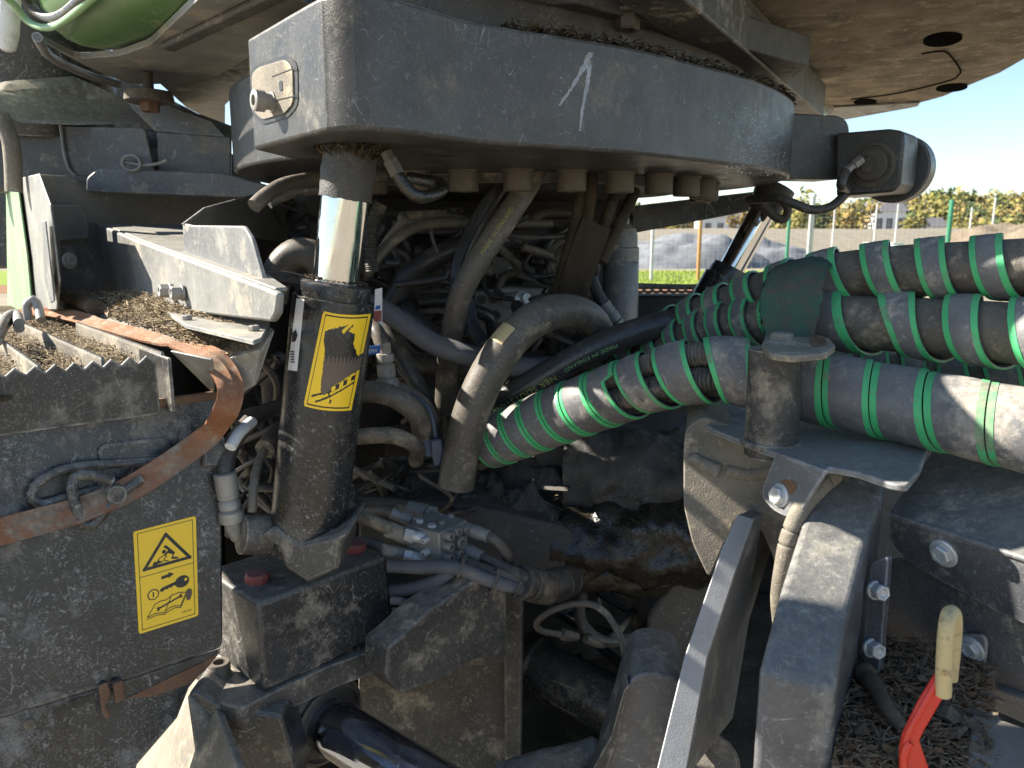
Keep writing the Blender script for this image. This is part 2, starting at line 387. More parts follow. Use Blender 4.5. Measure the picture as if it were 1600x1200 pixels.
grime('brown_chip', (.13, .07, .04), (.22, .13, .075), (.26, .19, .12), .3, .2, .9, bump=0, sc=9, spec=.15)
grime('hole_black', (.008, .008, .008), (.012, .012, .012), (.02, .02, .02), .1, 0, .95, bump=0, spec=0.)
# ------------------------------------------------------------------ the place behind the machine
def sheet(name, q, z, mat):
    o = mobj(name, mesh(name, [(x, y, z) for x, y in q], [list(range(len(q)))]), mat); tag(o, None, None, kind='structure'); return o
sheet('ground', [(-900, -900), (900, -900), (900, 1600), (-900, 1600)], 0, 'ground')
sheet('clay_track', [(-80, 20.8), (120, 20.8), (120, 24.2), (-80, 24.2)], .004, 'rail_clay')
sheet('grass_verge', [(-80, 24.2), (120, 24.2), (120, 35), (-80, 35)], .008, 'grass')
# grass blades on the verge in view
def blades():
    v = []; f = []
    for i in range(5200):
        x = random.uniform(2, 24); y = random.uniform(24.3, 34); h = random.uniform(.05, .16); th = random.uniform(0, 6.28); w = .02
        k = len(v); v += [(x - w * math.cos(th), y - w * math.sin(th), 0), (x + w * math.cos(th), y + w * math.sin(th), 0), (x + random.uniform(-.05, .05), y + random.uniform(-.05, .05), h)]; f.append([k, k + 1, k + 2])
    tag(mobj('grass', mesh('grass', v, f), 'grass'), 'short bright green grass along the foot of the wire fence', 'grass', kind='stuff')
blades()
def embank():
    v = []; f = []; n = 60
    for i in range(n + 1):
        x = -20 + 160 * i / n
        for k, (y, z) in enumerate(((62, 0), (70, 1.9), (74, 2.25), (90, 2.3), (100, 0))):
            v.append((x, y + noise.noise(Vector((x * .2, k, 0))) * .8, z + noise.noise(Vector((x * .13, k, 3))) * .22 * (z > 0)))
    for i in range(n):
        for k in range(4): f.append([i * 5 + k, (i + 1) * 5 + k, (i + 1) * 5 + k + 1, i * 5 + k + 1])
    tag(mobj('embankment', mesh('embankment', v, f, 60), 'concrete'), None, None, kind='structure')
embank()
def heap(name, px, py, Y, w, h, mat, label):
    c = at(px, py, Y); v = []; f = []; n = 40
    for j in range(n + 1):
        for i in range(n + 1):
            x = (i / n - .5) * 2; y = (j / n - .5) * 2; d = math.sqrt(x * x * (1 + .3 * noise.noise(Vector((x, y, px)))) + y * y)
            z = max(0, 1 - d) ** .55 * h * (1 + .35 * noise.fractal(Vector((x * 2, y * 2, px)), 1, 2, 4)) + noise.fractal(Vector((x * 9, y * 9, px)), 1, 2, 3) * .06 * (d < 1) - .03
            v.append((c.x + x * w, Y + y * w * .7, z))
    for j in range(n):
        for i in range(n): k = j * (n + 1) + i; f.append([k, k + 1, k + n + 2, k + n + 1])
    tag(mobj(name, mesh(name, v, f, 70), mat), label, 'heap')
heap('gravel_heap', 1068, 420, 40, 4.6, 1.75, 'gravel_grey', 'grey blue heap of gravel behind the fence left of the rear cylinder')
heap('gravel_heap', 1195, 420, 44, 3.4, 1.35, 'gravel_grey', 'low grey heap of gravel seen right of the rear cylinder rod')
heap('earth_heap', 1650, 420, 40, 7.2, 2.7, 'gravel_brown', 'large brown heap of earth behind the fence above the top hose')
def sack(px, label, s):
    c = at(px, 404, 33); v = []; f = []; n = 20
    for j, (z, r) in enumerate(((0, .42), (.1, .5), (.45, .53), (.8, .48), (.95, .36), (1.02, .3), (1.1, .34))):
        for k in range(n):
            th = 2 * math.pi * k / n; sq = 1 / max(abs(math.cos(th)), abs(math.sin(th))) ** .6
            rr = r * sq * (1 + .08 * noise.noise(Vector((k * .7, j, s)))); v.append((c.x + rr * math.cos(th), 33 + rr * math.sin(th), z * 1.15 + .06 * noise.noise(Vector((k, j, s * 3)))))
    for j in range(6):
        for k in range(n): f.append([j * n + k, j * n + (k + 1) % n, (j + 1) * n + (k + 1) % n, (j + 1) * n + k])
    f.append(list(range(6 * n, 7 * n)))
    tag(mobj('bulk_sack', mesh('bulk_sack', v, f, 60), 'white_sack'), label, 'sack', 'white bulk sacks behind the fence')
sack(1361, 'white bulk sack behind the fence, the left one of the pair', 1); sack(1396, 'white bulk sack behind the fence, the right one of the pair', 5)
def post(px, top, bot, w, mat, label, Y=27):
    t = at(px, top, Y); r = w / 2400 * Y
    o = lathe('fence_post', Vector((t.x, Y, 0)), Vector((t.x, Y, t.z)), [(0, r), (t.z - .03, r), (t.z, r * .7)], mat, None, 10); tag(o, label, 'fence post', 'posts of the wire fence')
post(1021, 330, 440, 5, 'post_grey', 'pale fence post between the grey vertical cylinder and the rear lift cylinder')
post(1095, 335, 430, 6, 'post_rust', 'orange painted fence post in front of the grey heap')
post(1236, 300, 440, 5, 'post_green', 'green fence post just right of the rear cylinder rod')
post(1271, 305, 440, 8, 'post_grey', 'thick pale fence post under the pin lug hose')
post(1488, 312, 440, 7, 'post_green', 'tall green fence post standing against the yellow wooded hill')
for px, top, lab in ((1305, 322, 'thin grey pole left of the white sacks'), (1371, 318, 'thin grey pole standing behind the white sacks'), (1404, 318, 'thin grey pole just right of the white sacks'), (1519, 324, 'thin grey pole right of the tall green post'), (1556, 308, 'thin grey pole near the earth heap under the hill')):
    t = at(px, top, 52); tag(lathe('light_pole', Vector((t.x, 52, 0)), Vector((t.x, 52, t.z)), [(0, .07), (t.z, .05)], 'post_grey', None, 8), lab, 'pole', 'poles beyond the fence')
fz = thing('wire_fence', 'wire mesh fence crossing behind the machine', 'fence', (8, 27, 0))
def wires():
    v = []; f = []
    def bar(a, b, w):
        k = len(v); d = (b - a).normalized(); s = d.cross(Vector((0, 1, 0))).normalized() * w; u = Vector((0, w, 0))
        for p in (a, b): v.extend([p + s, p + u, p - s, p - u])
        for j in range(4): f.append([k + j, k + (j + 1) % 4, k + 4 + (j + 1) % 4, k + 4 + j])
    for i in range(11): bar(Vector((-4, 27.05, .15 + i * .25)), Vector((26, 27.05, .15 + i * .25)), .0022)
    for i in range(180): bar(Vector((-4 + i / 6, 27.06, .02)), Vector((-4 + i / 6, 27.06, 2.7)), .0016)
    return mesh('mesh_panel', v, f)
mobj('mesh_panel', wires(), 'post_grey', fz)
# wooded hill
def hill_h(x, y):
    return max(0, (1 - ((y - 210) / 75) ** 2)) * (4.2 + 4.6 * math.exp(-((x - 112) / 40) ** 2) + 2 * noise.noise(Vector((x * .02, y * .02, 0))))
def hill():
    v = []; f = []; nx, ny = 60, 14
    for j in range(ny + 1):
        for i in range(nx + 1):
            x = -150 + 500 * i / nx; y = 135 + 150 * j / ny; v.append((x, y, hill_h(x, y) - .2))
    for j in range(ny):
        for i in range(nx): k = j * (nx + 1) + i; f.append([k, k + 1, k + nx + 2, k + nx + 1])
    tag(mobj('hill', mesh('hill', v, f, 80), 'leaf_green'), None, None, kind='structure')
hill()
def crown_mesh(cs, leaf, n, mats):
    v = []; f = []; mi = []
    for c, rx, rz_, m in cs:
        lobes = [(Vector((random.gauss(0, .45) * rx, random.gauss(0, .45) * rx, random.gauss(0, .4) * rz_)), random.uniform(.35, .6)) for _ in range(7)]
        for _ in range(n):
            lo, lr = random.choice(lobes); d = Vector((random.gauss(0, 1), random.gauss(0, 1), random.gauss(0, 1))).normalized() * random.random() ** .4
            p = c + lo + Vector((d.x * rx, d.y * rx, d.z * rz_)) * lr
            a = Vector((random.gauss(0, 1), random.gauss(0, 1), random.gauss(0, 1))).normalized(); b = a.orthogonal().normalized(); s = leaf * random.uniform(.5, 1.3)
            k = len(v); v += [p - a * s, p + b * s * .6, p + a * s, p - b * s * .6]; f.append([k, k + 1, k + 2, k + 3]); mi.append(m)
    me = mesh('crown', v, f)
    for m in mats: me.materials.append(MAT[m])
    for p, m in zip(me.polygons, mi): p.material_index = min(m, len(mats) - 1)
    return me
cs = []
for i in range(900):
    x = random.uniform(10, 215); y = random.uniform(140, 215); h = random.uniform(2.8, 4.6)
    cs.append((Vector((x, y, hill_h(x, y) + h * .45)), h * .5, h * .62, random.choice((0, 0, 1, 1, 1, 2))))
tag(mobj('woodland', crown_mesh(cs, .6, 90, ('leaf_green', 'leaf_yellow', 'leaf_orange')), None), 'yellow and green autumn wood covering the far hill', 'woodland', kind='stuff')
for px, Y, h, m, lab in ((1240, 95, 6.2, 1, 'yellow autumn tree behind the green fence post near the rear rod'), (1318, 100, 7, 2, 'orange autumn tree under the pin lug'), (1345, 104, 6, 1, 'yellow autumn tree just left of the white sacks'), (1430, 110, 5, 1, 'yellow autumn tree right of the white sacks'), (1160, 98, 5, 2, 'orange autumn tree seen left of the rear cylinder rod'), (1060, 100, 5.4, 1, 'yellow autumn tree above the grey heap'), (1500, 112, 4.6, 1, 'yellow autumn tree beside the tall green post'), (1282, 98, 5.5, 0, 'green tree right of the thick pale post')):
    c = at(px, 368, Y); t = thing('autumn_tree', lab, 'tree', (c.x, Y, 0), 'trees beyond the embankment')
    tube('trunk', [Vector((c.x, Y, 0)), Vector((c.x + .1, Y, h * .4)), Vector((c.x, Y, h * .8))], (.14, .03), 'bark', t, 8, .4)
    mobj('crown', crown_mesh([(Vector((c.x, Y, h * .62)), h * .36, h * .42, 0)], .32, 520, [('leaf_green', 'leaf_yellow', 'leaf_orange')[m]]), None, t)
def house(px, Y, w, d, h, lab, roofm='house_roof'):
    c = at(px, 368, Y); t = thing('house', lab, 'house', (c.x, Y, 0), 'houses below the hill')
    q = [Vector((c.x - w / 2, Y, 0)), Vector((c.x + w / 2, Y, 0)), Vector((c.x + w / 2, Y + d, 0)), Vector((c.x - w / 2, Y + d, 0))]
    slab('wall', q, (0, 0, h), 'house_white', t, 0)
    e = .4; g = [Vector((c.x - w / 2 - e, Y - e, h)), Vector((c.x - w / 2 - e, Y + d + e, h)), Vector((c.x - w / 2 - e, Y + d / 2, h + d * .35))]
    slab('roof', g, (w + 2 * e, 0, 0), roofm, t, 0)
    for k in range(3):
        x = c.x - w * .33 + k * w * .33; slab('window', [Vector((x - .5, Y - .03, h * .45)), Vector((x + .5, Y - .03, h * .45)), Vector((x + .5, Y - .03, h * .8)), Vector((x - .5, Y - .03, h * .8))], (0, .02, 0), 'house_roof', t, 0)
house(1125, 125, 6, 5, 4.6, 'white house far off seen above the rear cylinder'); house(1388, 128, 5, 5, 5.6, 'tall white house far off behind the white sacks'); house(1452, 128, 5, 4, 3.2, 'low white house far off below the wooded hill')
# ------------------------------------------------------------------ slewing plate on top
ZB, ZT = 1.628, 1.785
sp = thing('turntable_plate', 'thick black steel turntable plate with scratched arrow mark across the top', 'turntable', (0, 1.95, ZB))
plan = [(-.388, 1.2), (-.25, 1.02), (-.224, .992), (-.195, .98), (-.165, .984), (-.115, 1.035), (-.06, 1.1), (.0, 1.14), (.095, 1.195), (.2, 1.265), (.335, 1.385), (.44, 1.485), (.53, 1.60), (.60, 1.72), (.635, 1.815), (.63, 2.1), (.52, 2.38), (.3, 2.56), (0, 2.62), (-.3, 2.52), (-.5, 2.3), (-.595, 2.0), (-.597, 1.78), (-.56, 1.6), (-.48, 1.46), (-.37, 1.335)]
def smooth_plan(P, fixed):
    # Catmull-Rom between corners listed in fixed
    out = []; n = len(P); V = [Vector((x, y, 0)) for x, y in P]
    for i in range(n):
        a, b, c, d = V[i - 1], V[i], V[(i + 1) % n], V[(i + 2) % n]
        if i in fixed: a = b
        if (i + 1) % n in fixed: d = c
        for j in range(6):
            t = j / 6
            if i in fixed and (i + 1) % n in fixed and j: continue
            out.append(.5 * (2 * b + (c - a) * t + (2 * a - 5 * b + 4 * c - d) * t * t + (3 * b - a - 3 * c + d) * t ** 3))
    return out
pp = smooth_plan(plan, {0, 14, 25})
pp = rounded(pp, [.0] * len(pp))
slab('plate', [Vector((p.x, p.y, ZB)) for p in pp], (0, 0, ZT - ZB), 'ring_paint', sp, .006, 3)
# recessed oval pocket with locking screw on the sunlit left face
n_l = Vector((-.79, -.61, 0)).normalized(); lf = Pl((-.388, 1.2, 1.7), n_l)
ov = rounded([lf(*q) for q in ((392, 112), (405, 100), (452, 85), (467, 100), (468, 165), (452, 184), (412, 195), (396, 180))], .012, 4)
slab('pocket_rim', [p + n_l * .0005 for p in ov], n_l * .0015, 'decal_black', sp, 0)
c = sum(ov, Vector()) / len(ov)
slab('pocket_insert', [c + (p - c) * .86 + n_l * .002 for p in ov], n_l * .0022, 'cast', sp, .0008)
p = lf(430, 160)
lathe('locking_screw', p, p + n_l, [(0, .014), (.006, .014), (.0065, .011), (.016, .011), (.0165, .0145), (.03, .0145), (.031, .013), (.031, .0075), (.024, .007)], 'zinc_dusty', sp, 24)
q = [lf(*k) for k in ((441, 128), (446, 126), (447, 142), (442, 143))]
slab('slot', [k + n_l * .0045 for k in rounded(q, .004)], n_l * .0005, 'decal_black', sp, 0)
for k, (a, b) in enumerate((((430, 121), (467, 107)), ((436, 158), (467, 151)))):
    d = lf(*a), lf(*b); slab('seam', [d[0] + n_l * .0045, d[1] + n_l * .0045, d[1] + n_l * .0045 + UP * .0012, d[0] + n_l * .0045 + UP * .0012], n_l * .0004, 'decal_black', sp, 0)
# scraped bare arrow marks
ff = pl3(at(850, 150, 1.168), at(960, 160, 1.232), at(900, 220, 1.2))
def onwall(px, py, off=.0006):
    d = ray(px, py); best = None
    for i in range(len(pp)):
        a = pp[i]; b = pp[(i + 1) % len(pp)]; ex, ey = b.x - a.x, b.y - a.y; den = d.x * ey - d.y * ex
        if abs(den) < 1e-9: continue
        t = (a.x * ey - a.y * ex) / den; u = (a.x * d.y - a.y * d.x) / den
        if t > 0 and -1e-6 <= u <= 1.000001 and (best is None or t < best): best = t
    return CAM + d * (best - off) if best else None
def scrape(P, w0, w1, jit=1.5):
    v = []; f = []; n = 26
    for i in range(n + 1):
        t = i / n; k = t * (len(P) - 1); a = min(int(k), len(P) - 2); q = k - a
        x = P[a][0] * (1 - q) + P[a + 1][0] * q; y = P[a][1] * (1 - q) + P[a + 1][1] * q; w = (w0 + (w1 - w0) * t) * (1 + .5 * noise.noise(Vector((i * .8, x, 0))))
        for s_ in (-1, 1): v.append(onwall(x + s_ * w + jit * noise.noise(Vector((i * 1.3, s_, x))), y + jit * noise.noise(Vector((i, s_, 9))), .0006))
    for i in range(n): f.append([2 * i, 2 * i + 1, 2 * i + 3, 2 * i + 2])
    mobj('scrape_mark', mesh('scrape_mark', v, f), 'scrape', sp)
scrape([(923, 82), (912, 105), (895, 135), (874, 165)], 5, 2); scrape([(922, 95), (918, 130), (910, 170), (906, 205)], 4, 1.5)
def flecks():
    v = []; f = []; rr = random.Random(5)
    for i in range(520):
        x = rr.gauss(1190, 34); y = 150 + (x - 1100) * .28 + rr.random() * (118 - (x - 1100) * .2)
        if x > 1246 or x < 1100: continue
        l = rr.uniform(.5, 2.6); a = rr.uniform(-1.2, .6); dx, dy = math.cos(a) * l, math.sin(a) * l; w = rr.uniform(.25, .8)
        q = [onwall(x - dx, y - dy), onwall(x + w, y + w), onwall(x + dx, y + dy), onwall(x - w, y - w)]
        if None in q: continue
        k = len(v); v += q; f.append([k, k + 1, k + 2, k + 3])
    o = mobj('worn_flecks', mesh('worn_flecks', v, f), 'scrape', sp); o['kind'] = 'stuff'
flecks()
# ring of screws under the plate, drip flange
RC = Vector((.0, 2.03, 0)); RR = .485
lathe('bearing_flange', Vector((0, 2.03, ZB - .02)), Vector((0, 2.03, ZB)), [(0, .39), (0, .42), (.0195, .42)], 'dark_dusty', sp, 64)
base = None
for k in range(20):
    th = R(-90 + (-52 + k * 12.6) + 3); p = RC + Vector((math.cos(th), math.sin(th), 0)) * RR; p.z = ZB - .001
    if k > 11: break
    if base is None: base = capscrew('ring_bolt', p, -UP, .029, .04, 'bolt_dark', sp); p0 = p
    else:
        o = bpy.data.objects.new('ring_bolt', base.data); COL.objects.link(o); o.parent = sp; o.matrix_parent_inverse = base.matrix_parent_inverse.copy(); o.location = p - p0
# right lug with pin
lug = thing('pin_lug', 'dark rounded steel lug with pin and grease hose sticking out against the sky', 'lug', (.85, 1.9, ZB))
ld = Vector((.955, .30, 0)).normalized(); lp = vpl(Vector((.635, 1.80, 1.7)), ld)
cz = (ZB + ZT) / 2 - .002
def lugsec(x0, x1, h, z):
    P = lp.p; f = lambda s, zz: Vector((P.x + ld.x * s, P.y + ld.y * s, zz))
    return rounded([f(x0, z - h), f(x1, z - h), f(x1, z + h), f(x0, z + h)], [0, .035, .045, 0], 6)
bk = Vector((-ld.y, ld.x, 0))
slab('lug_arm', [q + Vector((0, 0, -.004)) for q in lugsec(-.03, .15, .071, cz)], bk * .075, 'ring_paint', lug, .004)
LF = Pl(at(1390, 250, 1.74), (-.65, -.75, 0)); fr = LF.n; bk = -fr; ld = Vector((.75, -.65, 0)).normalized()
slab('lug_block', rounded([LF(*q) for q in ((1306, 208), (1388, 201), (1412, 204), (1413, 225), (1407, 286), (1396, 300), (1306, 307))], [0, .0, .022, .0, .0, .022, 0], 5), bk * .12, 'ring_paint', lug, .006)
LC = LF(1362, 258)
lathe('pin', LC + bk * .02, LC + bk * .02 + fr, [(0, .05), (.022, .05), (.024, .047), (.025, .042), (.022, .041), (.022, .036), (.03, .035), (.032, .033), (.034, .02), (.036, .018)], 'bolt_dark', lug, 40)
P1 = LC + ld * .012 + bk * .155
lathe('outer_disc', P1 - bk * .03, P1 + bk, [(0, .074), (.004, .078), (.05, .078), (.054, .074)], 'ring_paint', lug, 48)
e = LC + fr * .035 + ld * (-.02) + UP * .004
lathe('grease_fitting', e, e + (fr * .5 - ld * .6 - UP * .6), [(-.012, .011), (.008, .011), (.009, .008), (.02, .008), (.021, .0095), (.034, .0095)], 'zinc_dusty', lug, 6)
e2 = e + (fr * .5 - ld * .6 - UP * .6).normalized() * .03
tube('grease_hose', [e2, e2 + Vector((-.012, -.01, -.03)), at(1324, 298, 1.8), at(1300, 322, 1.8), at(1270, 328, 1.8), at(1240, 318, 1.8), at(1215, 310, 1.82), at(1170, 312, 1.9)], .0105, 'hose', lug)
# ------------------------------------------------------------------ machine body above
up = thing('upper_frame', 'dark greasy steel frame between turntable plate and cab', 'frame', (0, 2.2, 1.83))
slab('deck', [Vector((x, y, 1.85)) for x, y in ((-.25, 1.3), (.1, 1.26), (.62, 1.7), (.8, 3.2), (-.6, 3.2), (-.6, 1.9))], (0, 0, .06), 'soot', up, .004)
slab('ring_seat', [Vector((x, y, 1.79)) for x, y in ((-.12, 1.16), (0, 1.23), (.08, 1.285), (.18, 1.355), (.3, 1.47), (.4, 1.58), (.48, 1.7), (.55, 1.84), (.6, 2.3), (-.3, 2.3), (-.3, 1.3))], (0, 0, .062), 'soot', up, .006)
lathe('slew_ring', Vector((.02, 1.98, 1.78)), Vector((.02, 1.98, 1.9)), [(0, .56), (.03, .56), (.032, .53), (.09, .53)], 'soot', up, 72)
def beam(name, p0, p1, w, h, mat, parent, bevel=.004):
    d = (p1 - p0).normalized(); s = d.cross(UP).normalized() * w / 2
    return slab(name, [p0 - s, p0 + s, p0 + s + UP * h, p0 - s + UP * h], p1 - p0, mat, parent, bevel)
b0 = hz(965, -40, 1.845); b1 = hz(1262, 186, 1.845)
beam('cross_beam', b0, b1, .09, .095, 'dark_dusty', up)
beam('cross_beam', hz(700, -60, 1.86), hz(1010, 60, 1.86), .07, .08, 'dark_dusty', up)
for px, py in ((870, 12), (980, 18), (760, 8)):
    p = hz(px, py, 1.862); bolt('frame_bolt', p, -UP, .022, 'bolt_dark', up, .03)
# packed bark along the top edge of the plate
def crumbs():
    i = random.random(); k = 7 + i * 7.6; a = int(k); t = k - a; x = plan[a][0] * (1 - t) + plan[a + 1][0] * t; y = plan[a][1] * (1 - t) + plan[a + 1][1] * t
    o = random.uniform(.0, .055); return Vector((x - .35 * o, y + .9 * o, ZT + random.random() ** 2 * .016))
litter('packed_bark', crumbs, 1500, .016, 'dirt', 'dark crumbs of bark and needles packed on the turntable plate rim', w=.002)
# belly pan
bp = thing('belly_pan', 'dusty brown belly pan with oval holes and hatch under the cab', 'belly pan', (.9, 2.2, 1.95))
def pan():
    L = [(1078, -60), (1083, 2), (1150, 65), (1225, 118), (1290, 168), (1300, 172)]
    Rr = [(1900, -60), (1760, 20), (1640, 82), (1560, 125), (1490, 152), (1430, 167)]
    v = []; f = []; nx = 40; ny = 5 * 8
    for j in range(ny + 1):
        k = j / 8; a = min(int(k), 4); t = k - a
        l = hz(L[a][0] * (1 - t) + L[a + 1][0] * t, L[a][1] * (1 - t) + L[a + 1][1] * t, 1.955); r = hz(Rr[a][0] * (1 - t) + Rr[a + 1][0] * t, Rr[a][1] * (1 - t) + Rr[a + 1][1] * t, 1.955)
        for i in range(nx + 1):
            s = i / nx; p = l.lerp(r, s); e = max(0, s - .8) / .2; e2 = max(0, j / ny - .9) / .1
            p.z += .02 * e ** 2.5 + .03 * e2 ** 2 + .001 * noise.noise(p * 5); v.append(p)
    for j in range(ny):
        for i in range(nx): q = j * (nx + 1) + i; f.append([q, q + 1, q + nx + 2, q + nx + 1])
    o = mobj('pan', mesh('pan', v, f, 50), 'brown_dust', bp); s = o.modifiers.new('thick', 'SOLIDIFY'); s.thickness = .012; s.offset = 1
    me = o.data
    if me.polygons[0].normal.z > 0: me.flip_normals()
    s.offset = -1
pan()
def ellipse(px, py, rx, ry, z, k=28, tilt=0):
    return [hz(px + rx * math.cos(2 * math.pi * i / k) * math.cos(tilt) - ry * math.sin(2 * math.pi * i / k) * math.sin(tilt), py + rx * math.cos(2 * math.pi * i / k) * math.sin(tilt) + ry * math.sin(2 * math.pi * i / k) * math.cos(tilt), z) for i in range(k)]
for (px, py, rx, ry, tl) in ((1226, 84, 28, 8, -.03), (1473, 63, 31, 10, -.13), (1487, 138, 25, 6, -.08), (1352, 160, 18, 4.5, -.03)):
    E = ellipse(px, py, rx, ry, 1.9515, 28, tl); slab('access_hole', E, (0, 0, .004), 'hole_black', bp, 0)
H = [hz(*q, 1.951) for q in ((1305, 150), (1455, 80), (1478, 82), (1503, 113), (1490, 122), (1380, 150), (1310, 158))]
tube('hatch_gap', [hz(*q, 1.9505) for q in ((1440, 84), (1468, 80), (1482, 84), (1500, 108), (1497, 118), (1480, 127), (1400, 146), (1330, 155))], .0022, 'hole_black', bp, 8)
fd = slab('cab_fender', [hz(*q, 1.948) for q in ((1284, 193), (1330, 186), (1436, 167), (1440, 160), (1300, 168))], (0, 0, .02), 'black_paint', None, .01); tag(fd, 'thin black fender edge below the brown belly pan', 'fender')
# ------------------------------------------------------------------ green cab corner, upper left
gc = thing('cab_corner', 'green painted lower corner of the cab with a curved rim coloured as sunlit', 'cab', (-.8, 1.6, 1.87))
def cabskin():
    # rounded lower edge swept along the cab side
    p0 = hz(95, 88, 1.885); p1 = hz(420, -45, 1.885); d = (p1 - p0).normalized(); out = Vector((-d.y, d.x, 0)) 
    if out.x > 0: out = -out
    prof = [(.0, .005), (-.03, .0), (-.06, .0), (.035, .012), (.06, .035), (.075, .07), (.08, .12), (.082, .3)]
    prof = [(-.07, .004), (-.03, .0), (0, .0), (.03, .008), (.055, .027), (.072, .06), (.08, .11), (.084, .18), (.086, .4)]
    v = []; f = []; m = 24; L = (p1 - p0).length
    for i in range(m + 1):
        t = i / m; c = 0 if t > .2 else (1 - t / .2)
        for (o, h) in prof:
            k = max(0, 1 - c ** 2.2); q = p0 + d * (L * t) + out * (o - .06 * c ** 2) + UP * (h + .10 * c ** 2.5); v.append(q)
    w = len(prof)
    for i in range(m):
        for k in range(w - 1): f.append([i * w + k, (i + 1) * w + k, (i + 1) * w + k + 1, i * w + k + 1])
    me = mesh('cab_skin', v, f, 80); o = mobj('cab_skin', me, 'green_paint', gc); s = o.modifiers.new('t', 'SOLIDIFY'); s.thickness = .004; s.offset = 0
    return p0, p1, d, out
cp0, cp1, cdv, cout = cabskin()
tube('sunlit_rim', [at(-10, -20, 1.62), at(20, 5, 1.66), at(40, 30, 1.68), at(62, 42, 1.66), at(88, 40, 1.6), at(118, 20, 1.5), at(150, -8, 1.42)], .007, 'green_pale', gc)  # pale green tube colours the rim as if the sun hit it
tube('window_seal', [at(30, -20, 1.64), at(50, 12, 1.67), at(75, 28, 1.64), at(100, 22, 1.56), at(135, -8, 1.44)], .010, 'hose', gc)
slab('cab_body', rounded([Vector((x, y, 1.985)) for x, y in ((-.98, 1.86), (-.52, 1.36), (.3, 1.3), (1.0, 1.25), (1.5, 1.7), (1.35, 3.3), (-.6, 3.3), (-.95, 2.6))], .12, 5), (0, 0, 1.3), 'green_paint', gc, .04, 3)
slab('added_shade_panel', rounded([Vector((-.95, y, z)) for y, z in ((.2, 1.88), (1.02, 1.86), (1.02, 3.0), (.3, 3.0))], .06, 4), (.04, 0, 0), 'green_paint', gc, .01)  # unseen panel of invented shape, added to shade the lower box beam
um = thing('cab_mount', 'pale grey dusty cab floor plate with a large mounting bolt hanging below', 'mount', (-.75, 1.7, 1.84))
slab('floor_plate', rounded([hz(*q, 1.868) for q in ((60, 62), (135, 104), (205, 132), (285, 131), (340, 118), (398, 84), (500, 20), (430, -30), (330, -20), (235, 70), (185, 88), (120, 92))], .03, 3), (0, 0, .012), 'pale_sheet', um, .003)
beam('floor_rail', hz(262, 80, 1.855), hz(520, -40, 1.855), .03, .012, 'dark_dusty', um)
slab('frame_tail', [hz(*q, 1.9) for q in ((250, 132), (390, 84), (390, 128), (352, 165), (352, 200), (290, 168))], (0, 0, .05), 'dark_dusty', um, .004)
tube('fold_lip', [hz(*q, 1.862) for q in ((58, 58), (75, 85), (105, 103), (140, 118), (185, 132))], .009, 'grey_sheet', um)
pb = hz(233, 150, 1.815)
lathe('mount_washer', pb + UP * .05, pb - UP, [(.0, .012), (.04, .012), (.041, .05), (.055, .053), (.062, .053), (.064, .05)], 'bolt_dark', um, 36)
bolt('mount_bolt', pb - UP * .013, -UP, .022, 'rusty', um, .022, washer=False)
# ------------------------------------------------------------------ mudguard and hood, far left
bkg = slab('hood_backing', [at(*q, 2.45) for q in ((-80, 90), (200, 120), (322, 185), (350, 230), (420, 300), (420, 420), (-80, 420))], (0, .03, 0), 'black_paint', None, .01); tag(bkg, 'plain black hood side far behind the mudguard', 'hood')
mg = thing('mudguard', 'dusty dark mudguard with beige shelf behind the step platform', 'mudguard', (-1.2, 2.0, 1.5))
Ym = 2.0
def strip(name, A_, B_, mat, parent, bevel=.004, th=Vector((0, .05, 0))):
    return slab(name, A_ + B_[::-1], th, mat, parent, bevel)
slab('dust_shelf', rounded([at(*q) for q in ((-40, 150, 1.85), (0, 142, 1.85), (105, 134, 1.95), (150, 160, 2.0), (240, 193, 2.05), (120, 196, 1.9), (30, 192, 1.8), (-40, 150, 1.78))], .01, 3), (0, .04, .03), 'cast', mg, .01)
slab('front_skin', [at(*q, Ym) for q in ((-60, 170), (10, 176), (30, 192), (130, 197), (350, 205), (350, 300), (-60, 300))], (0, .06, 0), 'black_paint', mg, .01)
lathe('drum', at(40, -60, 2.05), at(70, 140, 2.1), [(0, .16), (.2, .165), (.34, .17), (.36, .15), (.4, .15)], 'black_paint', mg, 36)
lathe('white_tube', at(20, -80, 1.75), at(12, 58, 1.78), [(0, .02), (.17, .022), (.2, .017), (.206, .008)], 'white_label', mg, 24)
tube('dust_edge', [at(*q) for q in ((0, 180, 1.78), (15, 215, 1.78), (20, 250, 1.78), (22, 300, 1.78))], .018, 'cast', mg)
hd = thing('engine_hood', 'black folded hood panels with a split line and wing nut', 'hood', (-.8, 2.3, 1.6))
hp1 = rounded([at(*q, 1.93) for q in ((95, 197), (226, 200), (242, 270), (112, 275), (104, 262))], .012, 4)
slab('panel', hp1, (0, .012, 0), 'black_sheet', hd, .003)
slab('panel', rounded([at(*q, 1.95) for q in ((195, 158), (242, 205), (352, 214), (330, 190), (262, 165))], .006), (0, .2, .01), 'black_sheet', hd, .003)
slab('panel', [at(*q, 1.95) for q in ((244, 206), (360, 214), (360, 280), (248, 272))], (0, .012, 0), 'black_sheet', hd, .003)
tube('panel_edge', [at(*q, 1.925) for q in ((95, 196), (101, 240), (108, 264), (118, 274))], .004, 'grey_sheet', hd)
slab('lip', rounded([at(*q, 1.9) for q in ((134, 278), (152, 263), (350, 270), (420, 290), (420, 310), (134, 300))], .01), (0, .03, 0), 'black_sheet', hd, .004)
cc = at(207, 255, 1.9)
tube('wing_nut', [cc + Vector((math.cos(t * .7) * .022, -.005, math.sin(t * .7) * .018)) for t in range(10)], .004, 'zinc_dusty', hd, 8)
